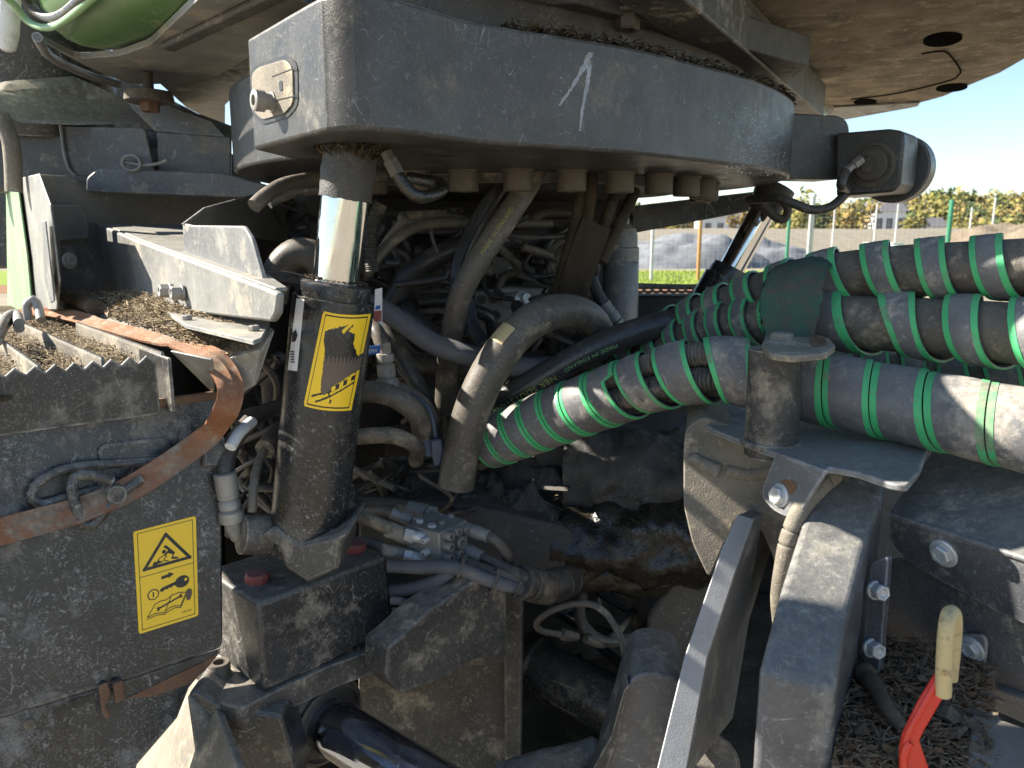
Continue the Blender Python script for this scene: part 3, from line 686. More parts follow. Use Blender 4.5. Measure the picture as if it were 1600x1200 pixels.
tube('latch_rod', pts((190, 252, 1.9), (222, 258, 1.9), (245, 256, 1.89), (262, 250, 1.88)), .004, 'zinc_dusty', hd, 8)
tag(tube('green_line', pts((352, 290, 2.0), (366, 294, 1.98), (380, 297, 1.97), (405, 300, 1.96)), .012, 'stripe'), 'bright green pipe end showing behind the turntable plate', 'pipe')
# ------------------------------------------------------------------ step platform with brackets
sb = thing('ramp_bracket', 'grey folded sheet metal guard with two hex bolts in the sun', 'bracket', (-.5, 1.25, 1.36))
dv = Vector((-.61, .79, 0)).normalized(); V1 = vpl(Vector((-.35, 1.05, 1.36)), dv); nV = -V1.n
ramp = [V1(*q) for q in ((152, 350), (212, 375), (415, 450), (432, 458), (430, 490), (422, 503), (252, 482), (163, 463))]
slab('ramp_side', ramp, nV * .012, 'pale_sheet', sb, .004)
top = [V1(153, 350), V1(212, 375), V1(415, 450)]
slab('ramp_top', [top[0] + nV * .013 - UP * .0, top[1] + nV * .013, top[2] + nV * .013, top[2] + nV * .03, top[1] + nV * .16, top[0] + nV * .24], -UP * .006, 'pale_sheet', sb, .002)
Vf = V1.off(-.03)
fin = [Vf(*q) for q in ((285, 349), (300, 352), (380, 353), (392, 372), (411, 438), (409, 456), (288, 408))]
slab('fin', rounded(fin, [0, 0, .008, .008, .01, 0, 0]), nV * .007, 'grey_sheet', sb, .002)
WP = vpl(Vf(285, 349) + nV * .01, at(415, 297, 1.9) - Vf(285, 349)); w0 = Vf(285, 349); w1 = at(322, 322, 1.55); w2 = at(415, 297, 1.9); w3 = at(470, 300, 1.9); w4 = at(470, 380, 1.85); w5 = Vf(385, 366) + nV * .1
slab('wing', [WP(*q) for q in ((287, 350), (322, 324), (418, 298), (480, 300), (480, 388), (388, 368), (304, 356))], WP.n * -.006, 'grey_sheet', sb, .002)
fl = [hz(*q, 1.372) for q in ((252, 480), (422, 502), (408, 527), (396, 532), (290, 507))]
slab('base_flange', rounded(fl, .006), (0, 0, -.006), 'pale_sheet', sb, .0015)
for q in ((270, 454), (289, 457)):
    p = V1(*q); bolt('hex_bolt', p + V1.n * .004, V1.n, .0125, 'zinc_dusty', sb, .02, flange=1.15)
for q in ((293, 499), (397, 516)): bolt('flange_bolt', hz(*q, 1.373), UP, .008, 'zinc_dusty', sb, .007, washer=False)
bpn = thing('back_panel', 'dark grey upright guard panel with flange bolt behind the platform', 'panel', (-1, 1.95, 1.36))
bpl = vpl(at(105, 275, 1.9), (.42, .91))
slab('panel_sheet', [bpl(*q) for q in ((60, 272), (106, 275), (112, 281), (440, 304), (440, 480), (95, 480), (70, 420))], bpl.n * -.008, 'pale_sheet', bpn, .003)
rp = bpl.off(.03)
slab('recess_plate', [rp(*q) for q in ((93, 384), (137, 384), (137, 345), (158, 350), (165, 466), (93, 472))], bpl.n * -.006, 'black_sheet', bpn, .002)
slab('flange_strip', rounded([bpl.off(.045)(*q) for q in ((74, 320), (128, 320), (137, 345), (137, 372), (94, 376), (92, 470), (84, 470))], .005), bpl.n * -.006, 'grey_sheet', bpn, .002)
bolt('flange_bolt', rp(108, 407), bpl.n, .014, 'zinc', bpn, .012)
po = thing('corner_post', 'sunlit pale corner post with a pale green side strip at left edge', 'post', (-1.15, 1.75, 1.36))
PS = vpl(at(60, 380, 1.72), dv)
slab('post_sheet', [PS(*q) for q in ((27, 279), (60, 271), (78, 320), (92, 440), (88, 484), (52, 484), (42, 400))], PS.n * -.004, 'pale_sheet', po, .004)
slab('green_strip', [PS.off(.01)(*q) for q in ((9, 292), (26, 284), (42, 400), (50, 486), (12, 486))], PS.n * -.004, 'green_pale', po, .004)
slab('post_flap', [PS.off(.012)(*q) for q in ((64, 345), (70, 345), (84, 470), (79, 474), (70, 440))], PS.n * -.003, 'grey_sheet', po, .002)
tube('clevis', pts((45, 500, 1.62), (42, 478, 1.62), (52, 468, 1.62), (60, 480, 1.62), (64, 500, 1.6)), .009, 'zinc_dusty', po)
# serrated steps
st = thing('step_platform', 'black serrated step platform littered with needles', 'platform', (-.6, 1.1, 1.25))
AP = vpl(at(262, 558, 1.08), A)
def toothed(name, p0, p1, h, pitch, th, tooth, mat):
    d = p1 - p0; L = d.length; d.normalize(); n = int(L / pitch); v = [p0 - UP * h]
    for i in range(n):
        v += [p0 + d * (i * pitch), p0 + d * ((i + .5) * pitch) + UP * tooth]
    v += [p0 + d * (n * pitch), p0 + d * (n * pitch) - UP * h]
    nn = d.cross(UP).normalized() * th
    return slab(name, v, nn, mat, st, .0008, 1)
f1 = AP(262, 564); f0 = AP(-420, 648); f0.z = f1.z
toothed('tooth_bar', f0, f1, .075, .0225, -.006, .010, 'black_paint')
zt = f1.z + .004
for a, b in (((-60, 490), (58, 577)), ((-20, 484), (158, 564)), ((118, 507), (252, 556))):
    p0, p1 = hz(*b, zt), hz(*a, zt); toothed('tooth_bar', p0, p1, .05, .0085, .005, .006, 'cast')
ez = hz(262, 560, zt); slab('end_plate', [ez, hz(120, 507, zt), hz(120, 507, zt) - UP * .07, ez - UP * .078], A * .005, 'black_paint', st, .001)
slab('tread_floor', [hz(*q, zt - .028) for q in ((-80, 480), (110, 475), (262, 560), (-80, 640))], (0, 0, -.006), 'dirt', st, 0)
sq = [hz(-60, 500, zt - .026), hz(115, 508, zt - .026), hz(250, 562, zt - .026), hz(-40, 600, zt - .026)]
litter('needle_litter', quadsample(sq, .016), 4200, .017, 'needle', None, st, w=.0009)
sh = thing('shelf', 'pale dusty sheet metal shelf below the folded guard', 'shelf', (-.6, 1.35, 1.34))
SHP = pl3(at(130, 468, 1.72), at(426, 512, 1.12), at(335, 562, 1.1))
slab('shelf_sheet', [SHP(*q) for q in ((95, 470), (165, 462), (426, 512), (406, 545), (335, 562), (235, 530), (100, 490))], (0, 0, -.006), 'pale_sheet', sh, .002)
slab('drop_lip', [SHP(427, 513), SHP(406, 546), SHP(337, 563), at(342, 592, 1.1), at(373, 614, 1.075), at(398, 600, 1.075)], (0, .008, -.003), 'pale_sheet', sh, .002)
g0, g1, g2, g3 = hz(262, 560, 1.342), hz(330, 588, 1.342), at(330, 618, 1.12), at(318, 612, 1.12)
slab('gusset', [hz(265, 548, 1.338), hz(330, 562, 1.338), at(334, 616, 1.16)], (.0, .01, 0), 'pale_sheet', sh, .002)
SH2 = SHP.off(.002)
sq2 = [SH2(100, 472), SH2(220, 466), SH2(385, 530), SH2(325, 555)]
litter('needle_litter', quadsample(sq2, .02), 5200, .017, 'needle', None, sh, w=.0009)
sq2 = [SH2(290, 540), SH2(400, 525), SH2(400, 545), SH2(340, 560)]
litter('needle_litter', quadsample(sq2, .004), 160, .03, 'needle', None, sh)
SH3 = SHP.off(.016)
lg = tube('stick', [SH3(106, 462), SH3(125, 469), SH3(152, 482)], (.0155, .017), 'bark', None, 14, .004, lambda s, r: r * (1 + .12 * noise.noise(Vector((s * 90, 3, 0))))); tag(lg, 'short piece of bark covered branch lying in the needles', 'stick')
# ------------------------------------------------------------------ compartment door
dr = thing('compartment_door', 'scratched black steel compartment door below the steps', 'door', (-.55, 1.05, .8))
DP = pl3(at(345, 620, 1.15), at(345, 1010, 1.075), at(0, 665, .97)); nD = DP.n
door = [DP(*q) for q in ((-480, 730), (60, 655), (338, 617), (346, 640), (349, 1012), (215, 1058), (-480, 1268))]
slab('door_sheet', rounded(door, [0, 0, .004, 0, .012, 0, 0]), nD * -.02, 'door_paint', dr, .004)
slab('top_lip', [DP.off(.004)(*q) for q in ((-480, 722), (60, 648), (342, 611), (345, 624), (60, 662), (-480, 737))], nD * -.03, 'rusty', dr, .002)
sill = [DP.off(-.012)(*q) for q in ((-480, 1266), (215, 1056), (347, 1013), (318, 1048), (296, 1075), (278, 1122), (215, 1195), (205, 1230), (-480, 1440))]
slab('lower_skirt', sill, nD * -.012, 'door_paint', dr, .003)
slab('rust_band', [DP.off(-.0112)(*q) for q in ((196, 1092), (250, 1066), (318, 1034), (346, 1016), (322, 1046), (296, 1068), (240, 1088))], nD * .0006, 'rusty', dr, 0)
slab('slot', [DP.off(.001)(*q) for q in ((81, 1112), (140, 1090), (146, 1094), (82, 1118))], nD * .001, 'decal_black', dr, 0)
slab('rusty_catch', rounded([DP.off(.003)(*q) for q in ((152, 1070), (166, 1063), (172, 1080), (163, 1100), (172, 1115), (165, 1122), (158, 1112), (156, 1090))], .003), nD * .007, 'rusty', dr, .0015)
slab('rusty_catch', [DP.off(.002)(*q) for q in ((174, 1063), (189, 1058), (193, 1088), (178, 1095))], nD * .014, 'rusty', dr, .002)
bolt('rivet', DP(46, 1130), nD, .007, 'bolt_dark', dr, .003, washer=False, sides=14)
slab('handle_plate', rounded([DP.off(.001)(*q) for q in ((152, 700), (165, 692), (262, 683), (268, 700), (262, 713), (154, 722))], .006), nD * .006, 'black_paint', dr, .003)
H1 = DP.off(.012); H2 = DP.off(.035)
tube('handle_rod', [H1(*q) for q in ((252, 720), (190, 724), (115, 730), (68, 748), (50, 770), (62, 788), (110, 776), (176, 760))], .0065, 'black_paint', dr, 12)
tube('handle_rod', [H2(*q) for q in ((176, 752), (150, 744), (124, 742), (113, 756), (117, 785), (126, 814), (142, 822), (160, 805), (176, 782), (222, 748))], .007, 'black_paint', dr, 12)
lathe('pivot', DP(172, 768), DP(172, 768) + nD, [(0, .02), (.02, .018), (.035, .014), (.045, .012)], 'dark_dusty', dr, 18)
slab('hinge_bracket', rounded([DP.off(.012)(*q) for q in ((318, 690), (352, 680), (358, 720), (352, 728), (318, 730))], .006), nD * -.03, 'black_paint', dr, .003)
# warning decal
dc = thing('warning_decal', 'yellow warning decal with triangle, key and manual pictograms on black door', 'decal', DP(260, 900))
T4 = [DP.off(.0012)(*q) for q in ((208, 831), (306, 806), (310, 962), (217, 991))]
def dm(x, y, k=0):    # x 0..100, y 0..170 from the top
    a, b = x / 100, y / 170
    p = (T4[0] * (1 - a) + T4[1] * a) * (1 - b) + (T4[3] * (1 - a) + T4[2] * a) * b
    return p + nD * .0003 * k
def dpoly(name, P, k, mat, par=None): 
    n = len(P); me = mesh(name, [dm(x, y, k) for x, y in P], [list(range(n))]); return mobj(name, me, mat, par or dc)
def circ(x, y, r, k=20, ry=None): return [(x + r * math.cos(2 * math.pi * i / k), y + (ry or r) * math.sin(2 * math.pi * i / k)) for i in range(k)]
def dline(name, P, w, k, mat, closed=False):
    v = []; f = []; m = len(P)
    for i in range(m if closed else m - 1):
        a = Vector(P[i]); b = Vector(P[(i + 1) % m]); d = (b - a).normalized() * w / 2; q = Vector((-d.y, d.x)); j = len(v)
        v += [a - d + q, b + d + q, b + d - q, a - d - q]; f.append([j, j + 1, j + 2, j + 3])
    for i in range(len(v)): v[i] = dm(v[i].x, v[i].y, k + .15 * (i // 4 % 3))
    return mobj(name, mesh(name, v, f), mat, dc)
slab('decal_sheet', rounded(T4, .004, 4), nD * -.0008, 'yellow', dc, 0)
dline('border', [(6, 5), (94, 5), (94, 165), (6, 165)], 1., 1, 'decal_black', True)
dline('border', [(6, 78), (94, 78)], 1., 1, 'decal_black')
dline('triangle', [(50, 18), (88, 67), (14, 67)], 5, 1, 'decal_black', True)
dpoly('figure', [(47, 36), (50, 36), (64, 52), (60, 58), (69, 61), (68, 64), (57, 61), (60, 54), (52, 50), (48, 54), (46, 51), (53, 45), (46, 39)], 1, 'decal_black')
dpoly('figure_head', circ(46, 46, 3.3), 1.3, 'decal_black')
dline('figure_arm', [(46, 52), (38, 55), (36, 59)], 1.5, 1, 'decal_black'); dline('figure_arm', [(50, 54), (45, 60), (52, 63)], 1.5, 1, 'decal_black')
dpoly('debris', [(27, 62), (31, 58), (33, 60), (36, 57), (40, 60), (45, 61), (40, 63), (34, 64), (29, 66)], 1, 'decal_black')
dpoly('arrow', [(40, 86), (52, 85), (52, 82), (61, 87), (52, 92), (52, 90), (40, 91)], 1, 'decal_black')
dpoly('key_bow', circ(74, 104, 12, 24, 10), 1, 'decal_black'); dpoly('key_hole', circ(80, 102, 2.6, 12), 2, 'yellow')
dpoly('key_blade', [(36, 109), (40, 105), (63, 101), (63, 107), (58, 107), (56, 109), (52, 108), (49, 110), (45, 109), (41, 112)], 1, 'decal_black')
dpoly('lock_ring', circ(26, 112, 9.5, 24, 9), 1, 'decal_black'); dpoly('lock_face', circ(26, 112, 7.6, 24, 7.2), 2, 'yellow'); dline('lock_slot', [(26, 108.5), (26, 115.5)], 2, 3, 'decal_black')
dline('book', [(15, 147), (28, 129), (38, 126), (47, 127), (56, 122), (68, 121), (80, 124), (70, 144), (60, 141), (50, 142), (43, 147), (28, 144)], 1.3, 1, 'decal_black', True)
dline('book', [(15, 150), (30, 147.5), (43, 150), (52, 146), (62, 144.5), (70, 147), (81, 127)], 1.3, 1, 'decal_black'); dline('book', [(55, 123), (44, 146)], 1.3, 1, 'decal_black')
dline('spanner', [(33, 138), (70, 128)], 2.6, 1.5, 'decal_black'); dpoly('spanner_end', [(30, 136), (35, 135), (35, 141), (30, 142), (32, 139)], 2, 'decal_black'); dpoly('spanner_end', [(68, 125), (74, 124), (71, 127), (75, 129), (70, 131)], 2, 'decal_black')
dpoly('damage_patch', [(80, 122), (84, 119), (89, 121), (90, 128), (87, 137), (83, 139), (80, 136)], 3, 'decal_torn')
lettering('part_number', 'F684782', lambda x, y: dm(72 + x * 4.4, 157.5 - y * 4.4, 1), 'decal_black', dc)
# orange webbing strap
def ribbon(name, P, w, t, nrm, mat, parent=None, wf=None):
    Q = spline(P, .006); v = []; f = []; uv = []; s = 0
    for i, p in enumerate(Q):
        if i: s += (Q[i] - Q[i - 1]).length
        tn = (Q[min(i + 1, len(Q) - 1)] - Q[max(i - 1, 0)]).normalized(); k = i / (len(Q) - 1) * (len(nrm) - 1); a = min(int(k), len(nrm) - 2)
        nn = nrm[a].lerp(nrm[a + 1], k - a); nn = (nn - tn * nn.dot(tn)).normalized(); sd = tn.cross(nn); ww = w * (wf(i / (len(Q) - 1)) if wf else 1)
        m = 9
        for j in range(m):
            x = j / (m - 1) * 2 - 1; cr = .0025 * math.sin(x * 5 + s * 14) * noise.noise(Vector((s * 9, x, 0))) * 2
            v.append(p + sd * ww / 2 * x + nn * (t / 2 + cr)); uv.append((s, j / m))
        for j in range(m):
            x = 1 - j / (m - 1) * 2; cr = .0025 * math.sin(x * 5 + s * 14) * noise.noise(Vector((s * 9, x, 0))) * 2
            v.append(p + sd * ww / 2 * x + nn * (-t / 2 + cr)); uv.append((s, j / m + .5))
    n = 18
    for i in range(len(Q) - 1):
        for j in range(n): f.append([i * n + j, i * n + (j + 1) % n, (i + 1) * n + (j + 1) % n, (i + 1) * n + j])
    f += [list(range(n))[::-1], list(range((len(Q) - 1) * n, len(Q) * n))]
    me = mesh(name, v, f, 50, uv); fixn(me); return mobj(name, me, mat, parent)
Zs = 1.372; DH = DP.off(.035)
SH4 = SHP.off(.013)
sp1 = [SH4(22, 492), SH4(60, 487), SH4(110, 493), SH4(170, 510), SH4(230, 526), SH4(285, 541), SH4(322, 554), at(346, 574, 1.075), at(360, 606, 1.055), at(353, 642, 1.05), DH(325, 680), DH(265, 725), DH(200, 765), DH(130, 795), DH(60, 815), DH(-20, 835), DH(-120, 850), DH(-300, 880)]
tl = Vector((-.3, -.7, .6))
ws = ribbon('webbing_strap', sp1, .03, .004, [tl, tl, Vector((-.1, -.8, .6)), Vector((-.1, -.6, .8)), Vector((0, -.5, .8)), Vector((.2, -.6, .6)), Vector((.7, -.7, .2)), Vector((.3, -.8, .5)), nD, nD + UP * .6, nD, nD], 'webbing', None, lambda t: .95 - .3 * max(0, 1 - abs(t - .12) / .1) + (.2 if t > .6 else 0)); tag(ws, 'frayed orange webbing strap trailing from the steps across the door', 'strap')
for k in range(2):
    o = tube('strap_hook', [at(-5, 520 + k * 14, 1.2), at(8, 498 + k * 10, 1.3), at(24, 490 + k * 6, 1.35), at(30, 505 + k * 8, 1.28)], .008, 'zinc_dusty'); tag(o, ('upper' if not k else 'lower') + ' bent metal rod of the strap hook at the left edge', 'hook', 'strap hook rods')
# ------------------------------------------------------------------ lift cylinder, left
c0 = at(549, 225, 1.15); c1 = at(478, 855, 1.15); ax = (c1 - c0).normalized(); CL = (c1 - c0).length
bt = at(527, 441, 1.15); sB = (bt - c0).dot(ax)
cy = thing('lift_cylinder', 'large black hydraulic lift cylinder with torn yellow decal and chrome rod', 'cylinder', c1)
lathe('rod', c0, c1, [(0, .0345), (sB + .05, .0345)], 'chrome', cy, 48)
rd = random.Random(3)
def sleeve_me():
    v = []; f = []; n = 40; m = 14
    for i in range(m + 1):
        s = -.03 + .108 * i / m
        for k in range(n):
            th = 2 * math.pi * k / n; a = ax.orthogonal().normalized(); b = ax.cross(a)
            r = .0385 + .018 * max(0, 1 - i / 5) ** 1.5; r += .004 * noise.fractal(Vector((math.cos(th) * 2, math.sin(th) * 2, s * 60)), 1, 2, 4) * (1.6 if i < 6 else .5)
            ss = s + (.004 * noise.noise(Vector((math.cos(th) * 3, math.sin(th) * 3, 1))) if i == m else 0)
            v.append(c0 + ax * ss + (a * math.cos(th) + b * math.sin(th)) * r)
    for i in range(m):
        for k in range(n): f.append([i * n + k, i * n + (k + 1) % n, (i + 1) * n + (k + 1) % n, (i + 1) * n + k])
    f.append(list(range(m * n, (m + 1) * n))); me = mesh('rod_head', v, f, 60); fixn(me); return me
mobj('rod_head', sleeve_me(), 'soot', cy)
def headdirt():
    th = random.uniform(0, 6.283); a = ax.orthogonal().normalized(); b = ax.cross(a); h = random.random(); return c0 + ax * (-.022 + .04 * h) + (a * math.cos(th) + b * math.sin(th)) * (.06 - .018 * h)
litter('packed_needles', headdirt, 420, .02, 'dirt', None, cy, w=.0016, tilt=1.1)
def glanddirt():
    th = random.uniform(0, 6.283); a = ax.orthogonal().normalized(); b = ax.cross(a); return c0 + ax * (sB - .003) + (a * math.cos(th) + b * math.sin(th)) * random.uniform(.037, .047)
litter('gland_dirt', glanddirt, 260, .006, 'dirt', None, cy, w=.0012, tilt=.4)
BR = .0598
barrel0 = c0 + ax * sB; LB = CL - sB
lathe('barrel', barrel0, c1, [(.024, .05), (.024, BR), (.03, BR + .0008), (LB - .06, BR - .001), (LB, BR - .001)], 'barrel', cy, 64)
lathe('gland', barrel0, c1, [(0, .036), (0, .048), (.003, .0525), (.012, .0535), (.0245, .0535)], 'barrel', cy, 64)
q, nq = raycyl(534, 458, c0, c1, .0535); lathe('gland_hole', q, q + nq, [(-.004, .004), (.0006, .004), (.0006, .001)], 'decal_black', cy, 14)
# foot block and clevis
foot = Pl(at(480, 860, 1.085), (-.1, -1, .05))
slab('foot', [foot(*q) for q in ((405, 838), (428, 826), (470, 850), (520, 838), (544, 826), (546, 838), (533, 848), (529, 890), (480, 912), (444, 888), (438, 858))], (0, .13, 0), 'dark_dusty', cy, .006)
lathe('port_block', at(395, 835, 1.12), at(430, 835, 1.14), [(-.02, .02), (-.018, .03), (.03, .033), (.05, .03)], 'dark_dusty', cy, 24)
# torn decal on the barrel, laid out in decal space
corners = [(505, 486), (580, 490), (549, 641), (474, 634)]
def cylmap(x, y, k):
    px = (corners[0][0] * (1 - x) + corners[1][0] * x) * (1 - y) + (corners[3][0] * (1 - x) + corners[2][0] * x) * y
    py = (corners[0][1] * (1 - x) + corners[1][1] * x) * (1 - y) + (corners[3][1] * (1 - x) + corners[2][1] * x) * y + 4 * (4 * x * (1 - x)) 
    P, n = raycyl(px, py, c0, c1, BR + .0008); return P + n * .0003 * k
def inpoly(x, y, P):
    c = False; j = len(P) - 1
    for i in range(len(P)):
        if (P[i][1] > y) != (P[j][1] > y) and x < (P[j][0] - P[i][0]) * (y - P[i][1]) / (P[j][1] - P[i][1]) + P[i][0]: c = not c
        j = i
    return c
torn = [(.12, .2), (.2, .17), (.4, .13), (.58, .10), (.46, .17), (.5, .2), (.72, .06), (.6, .17), (.75, .2), (.76, .3), (.9, .43), (1.02, .4), (1.02, .58), (.88, .61), (.72, .67), (.5, .78), (.36, .85), (.27, .8), (.25, .66), (.22, .52), (.2, .4), (.13, .3)]
torn = [(x + .02 * noise.noise(Vector((i * 1.7, 0, 0))), y) for i, (x, y) in enumerate(torn)]
def jag(x, y): return (x + .014 * noise.noise(Vector((x * 40, y * 60, 1))), y + .012 * noise.noise(Vector((x * 40, y * 60, 5))))
cl2 = {}
NX, NY = 70, 130
def cls(x, y):
    if x < .012 and (y < .02 or y > .98): return None
    p = Vector((x, y)); a, b = Vector((.42, .80)), Vector((.97, .64)); d = b - a; t = (p - a).dot(d) / d.dot(d); w = abs((p - a).cross(d)) / d.length
    if not (.12 < t < 1 and w < .034) and inpoly(*jag(x, y), torn): return 'torn_patch'
    d = min(x * .075, (1 - x) * .075, y * .15, (1 - y) * .15)
    if .004 < d < .0052: return 'border'
    # crane arm pictogram
    a, b = Vector((.42, .80)), Vector((.97, .64)); p = Vector((x, y)); d = b - a; t = (p - a).dot(d) / d.dot(d); w = abs((p - a).cross(d)) / d.length
    if 0 < t < 1 and w < .034 * (1 - .35 * t): return 'pictogram' if (int(t * 7.5) % 2 == 0 or w > .026) else 'decal_sheet'
    for (a, b, ww) in (((.12, .88), (.45, .80), .012), ((.22, .93), (.5, .85), .012), ((.5, .85), (.95, .70), .010), ((.42, .80), (.5, .86), .012), ((.5, .91), (.54, .9), .02)):
        a, b = Vector(a), Vector(b); d = b - a; t = (p - a).dot(d) / d.dot(d); w = abs((p - a).cross(d)) / d.length
        if 0 <= t <= 1 and w < ww: return 'pictogram'
    return 'decal_sheet'
bins = {}
for j in range(NY):
    for i in range(NX):
        k = cls((i + .5) / NX, (j + .5) / NY)
        if k: bins.setdefault(k, []).append((i, j))
cdcl = thing('crane_decal', 'torn yellow crane warning decal wrapped on the lift cylinder', 'decal', cylmap(.5, .5, 0))
for nm, cells in bins.items():
    v = []; f = []; idx = {}
    lift = {'torn_patch': -1.5}.get(nm, 0)
    def vid(i, j):
        if (i, j) not in idx: idx[(i, j)] = len(v); v.append(cylmap(i / NX, j / NY, lift))
        return idx[(i, j)]
    for i, j in cells: f.append([vid(i, j), vid(i + 1, j), vid(i + 1, j + 1), vid(i, j + 1)])
    mobj(nm, mesh(nm, v, f, 60), {'torn_patch': 'decal_torn', 'border': 'decal_black', 'pictogram': 'decal_black', 'decal_sheet': 'yellow'}[nm], cdcl)
wl = []; f = []
lab = [(464, 466), (476, 470), (473, 505), (469, 540), (465, 575), (455, 578), (450, 568), (453, 520)]
def curved(name, P, mat, parent, k=1):
    v = []
    for px, py in P: q, n = raycyl(px, py, c0, c1, BR + .0006); v.append(q + n * .0003 * k)
    return mobj(name, mesh(name, v, [list(range(len(v)))]), mat, parent)
wlb = thing('maker_label', 'white rounded paper label on the sunny left side of the lift cylinder', 'label', raycyl(463, 520, c0, c1, BR)[0])
for i, (y0, y1) in enumerate(((466, 495), (495, 525), (525, 552), (552, 578))):
    xl = lambda y: 464 - (y - 466) * .125; xr = lambda y: 476 - (y - 466) * .1
    curved('label_sheet', [(xl(y0), y0), ((xl(y0) + xr(y0)) / 2, y0 + 1), (xr(y0), y0 + 2), (xr(y1), y1 + 2), ((xl(y1) + xr(y1)) / 2, y1 + 1), (xl(y1), y1)], 'white_label', wlb, 2)
curved('print_mark', [(458, 520), (463, 515), (466, 523), (463, 533), (457, 535)], 'decal_black', wlb, 4)
for i in range(5): curved('print_bar', [(455, 548 + i * 4), (461, 549 + i * 4), (461, 551 + i * 4), (455, 550 + i * 4)], 'decal_black', wlb, 4)
# hose hooks at the top of the cylinder
hh = thing('hooked_hose', 'short greasy hose with crimped fitting curling beside the rod head', 'hose', at(640, 290, 1.12))
hp = pts((608, 252, 1.12), (622, 275, 1.115), (638, 297, 1.115), (655, 308, 1.12), (680, 303, 1.15), (692, 293, 1.19), (680, 285, 1.26), (640, 278, 1.3))
tube('hose', hp, .0095, 'oil', hh); lathe('fitting', hp[0] - Vector((.004, 0, -.012)), hp[1], [(0, .009), (.012, .009), (.013, .0115), (.035, .0115), (.036, .01)], 'bolt_dark', hh, 6)
o = tube('bent_hose', pts((397, 322, 1.2), (412, 308, 1.22), (438, 291, 1.28), (470, 282, 1.34), (520, 276, 1.42), (600, 274, 1.5)), .0115, 'hose_dusty'); tag(o, 'bent dusty hose with pale cut end left of the rod', 'hose')
o = tube('bent_hose', pts((420, 318, 1.4), (450, 303, 1.42), (490, 296, 1.45), (560, 296, 1.5)), .010, 'hose'); tag(o, 'dark hose just below the bent hose with the pale cut end', 'hose')
# ------------------------------------------------------------------ far lift cylinder
fc = thing('lift_cylinder', 'smaller looking far hydraulic cylinder with bright rod in front of the fence', 'cylinder', at(1085, 510, 2.05))
r0 = at(1199, 318, 2.08); r1 = at(1140, 425, 2.08); fa = (r1 - r0).normalized()
lathe('rod', r0, r1, [(0, .034), ((r1 - r0).length + .02, .034)], 'chrome', fc, 40)
lathe('rod_head', r0 - fa * .02, r1, [(-.03, .05), (.0, .05), (.02, .043), (.045, .041), (.05, .038)], 'soot', fc, 32)
e = (r1 - r0).length
lathe('barrel', r0, r1, [(e - .012, .036), (e - .012, .05), (e + .004, .053), (e + .018, .053), (e + .02, .06), (e + .35, .06)], 'barrel', fc, 48)
tube('hose', pts((1192, 318, 2.0), (1210, 338, 2.0), (1226, 342, 2.0), (1231, 325, 2.0), (1222, 312, 2.0)), .011, 'soot', fc)
slab('warning_sticker', [raycyl(*q, r0, r1, .0606)[0] for q in ((1147, 461), (1151, 449), (1156, 463))], (0, .0004, 0), 'yellow', fc, 0)
slab('side_rib', [raycyl(*q, r0, r1, .061)[0] for q in ((1104, 448), (1114, 452), (1096, 492), (1086, 488))], (0, .004, 0), 'steel_edge', fc, 0)
# ------------------------------------------------------------------ socket box and ledge
bx = thing('socket_box', 'chunky black steel socket box holding the foot of the lift cylinder', 'socket', (-.3, 1.15, .8))
K0, K1 = hz(402, 944, .968), hz(604, 870, .968); FP = vpl(K0, K1 - K0)
slab('box_body', [FP(*q) for q in ((402, 944), (604, 870), (612, 978), (516, 1036), (412, 1082))], FP.n * -.17, 'black_paint', bx, .006, 3)
ledge = [hz(*q, .822) for q in ((314, 1060), (326, 1040), (372, 1030), (600, 975), (606, 1000), (590, 1014), (516, 1040), (430, 1080), (380, 1106), (345, 1098), (322, 1080))]
slab('ledge', rounded(ledge, .008, 3), (0, 0, -.042), 'dark_dusty', bx, .006)
capscrew('ledge_bolt', hz(344, 1056, .823), UP, .0165, .024, 'bolt_dark', bx)
lathe('nut', hz(435, 1102, .78), hz(435, 1102, .78) - UP, [(0, .02), (.02, .02), (.022, .017)], 'bolt_dark', bx, 6)
litter('dirt_crumbs', quadsample([hz(500, 1030, .824), hz(590, 1005, .824), hz(604, 990, .824), hz(530, 1010, .824)], .012), 260, .014, 'dirt', None, bx, w=.002)
for px, py in ((402, 899), (556, 851)):
    p = hz(px, py + 6, .972); lathe('knob', p, p + UP, [(-.004, .017), (.0, .019), (.008, .019), (.011, .016)], 'red_cap', bx, 10, 30)
arm = thing('swing_arm', 'thick scuffed cast arm joining the socket box to the frame plate', 'arm', at(690, 1000, 1.25))
AF = vpl(at(614, 1040, 1.1), A)
slab('arm_body', rounded([AF(*q) for q in ((606, 1012), (622, 1000), (668, 956), (705, 932), (740, 908), (778, 902), (793, 920), (793, 1030), (760, 1028), (738, 1033), (690, 1062), (626, 1084), (604, 1060))], .006, 2), FP.n * -.06, 'dark_dusty', arm, .007, 3)
fpz = thing('frame_plate', 'tall dusty frame plates standing behind the cast arm', 'frame', at(780, 1100, 1.35))
slab('web_plate', [at(*q, 1.42) for q in ((560, 1040), (790, 930), (795, 1260), (560, 1260))], (0, .02, 0), 'dark_dusty', fpz, .002)
slab('edge_plate', [at(*q, 1.36) for q in ((787, 922), (817, 930), (813, 1260), (789, 1260))], (.01, .35, 0), 'dark_dusty', fpz, .004)
for px in (757, 777): tube('rib', pts((px, 900, 1.32), (px + 2, 960, 1.325), (px + 1, 1022, 1.33)), .009, 'dark_dusty', fpz)
sup = thing('support_leg', 'black angular support leg under the ledge at lower left', 'support', at(380, 1200, 1.0))
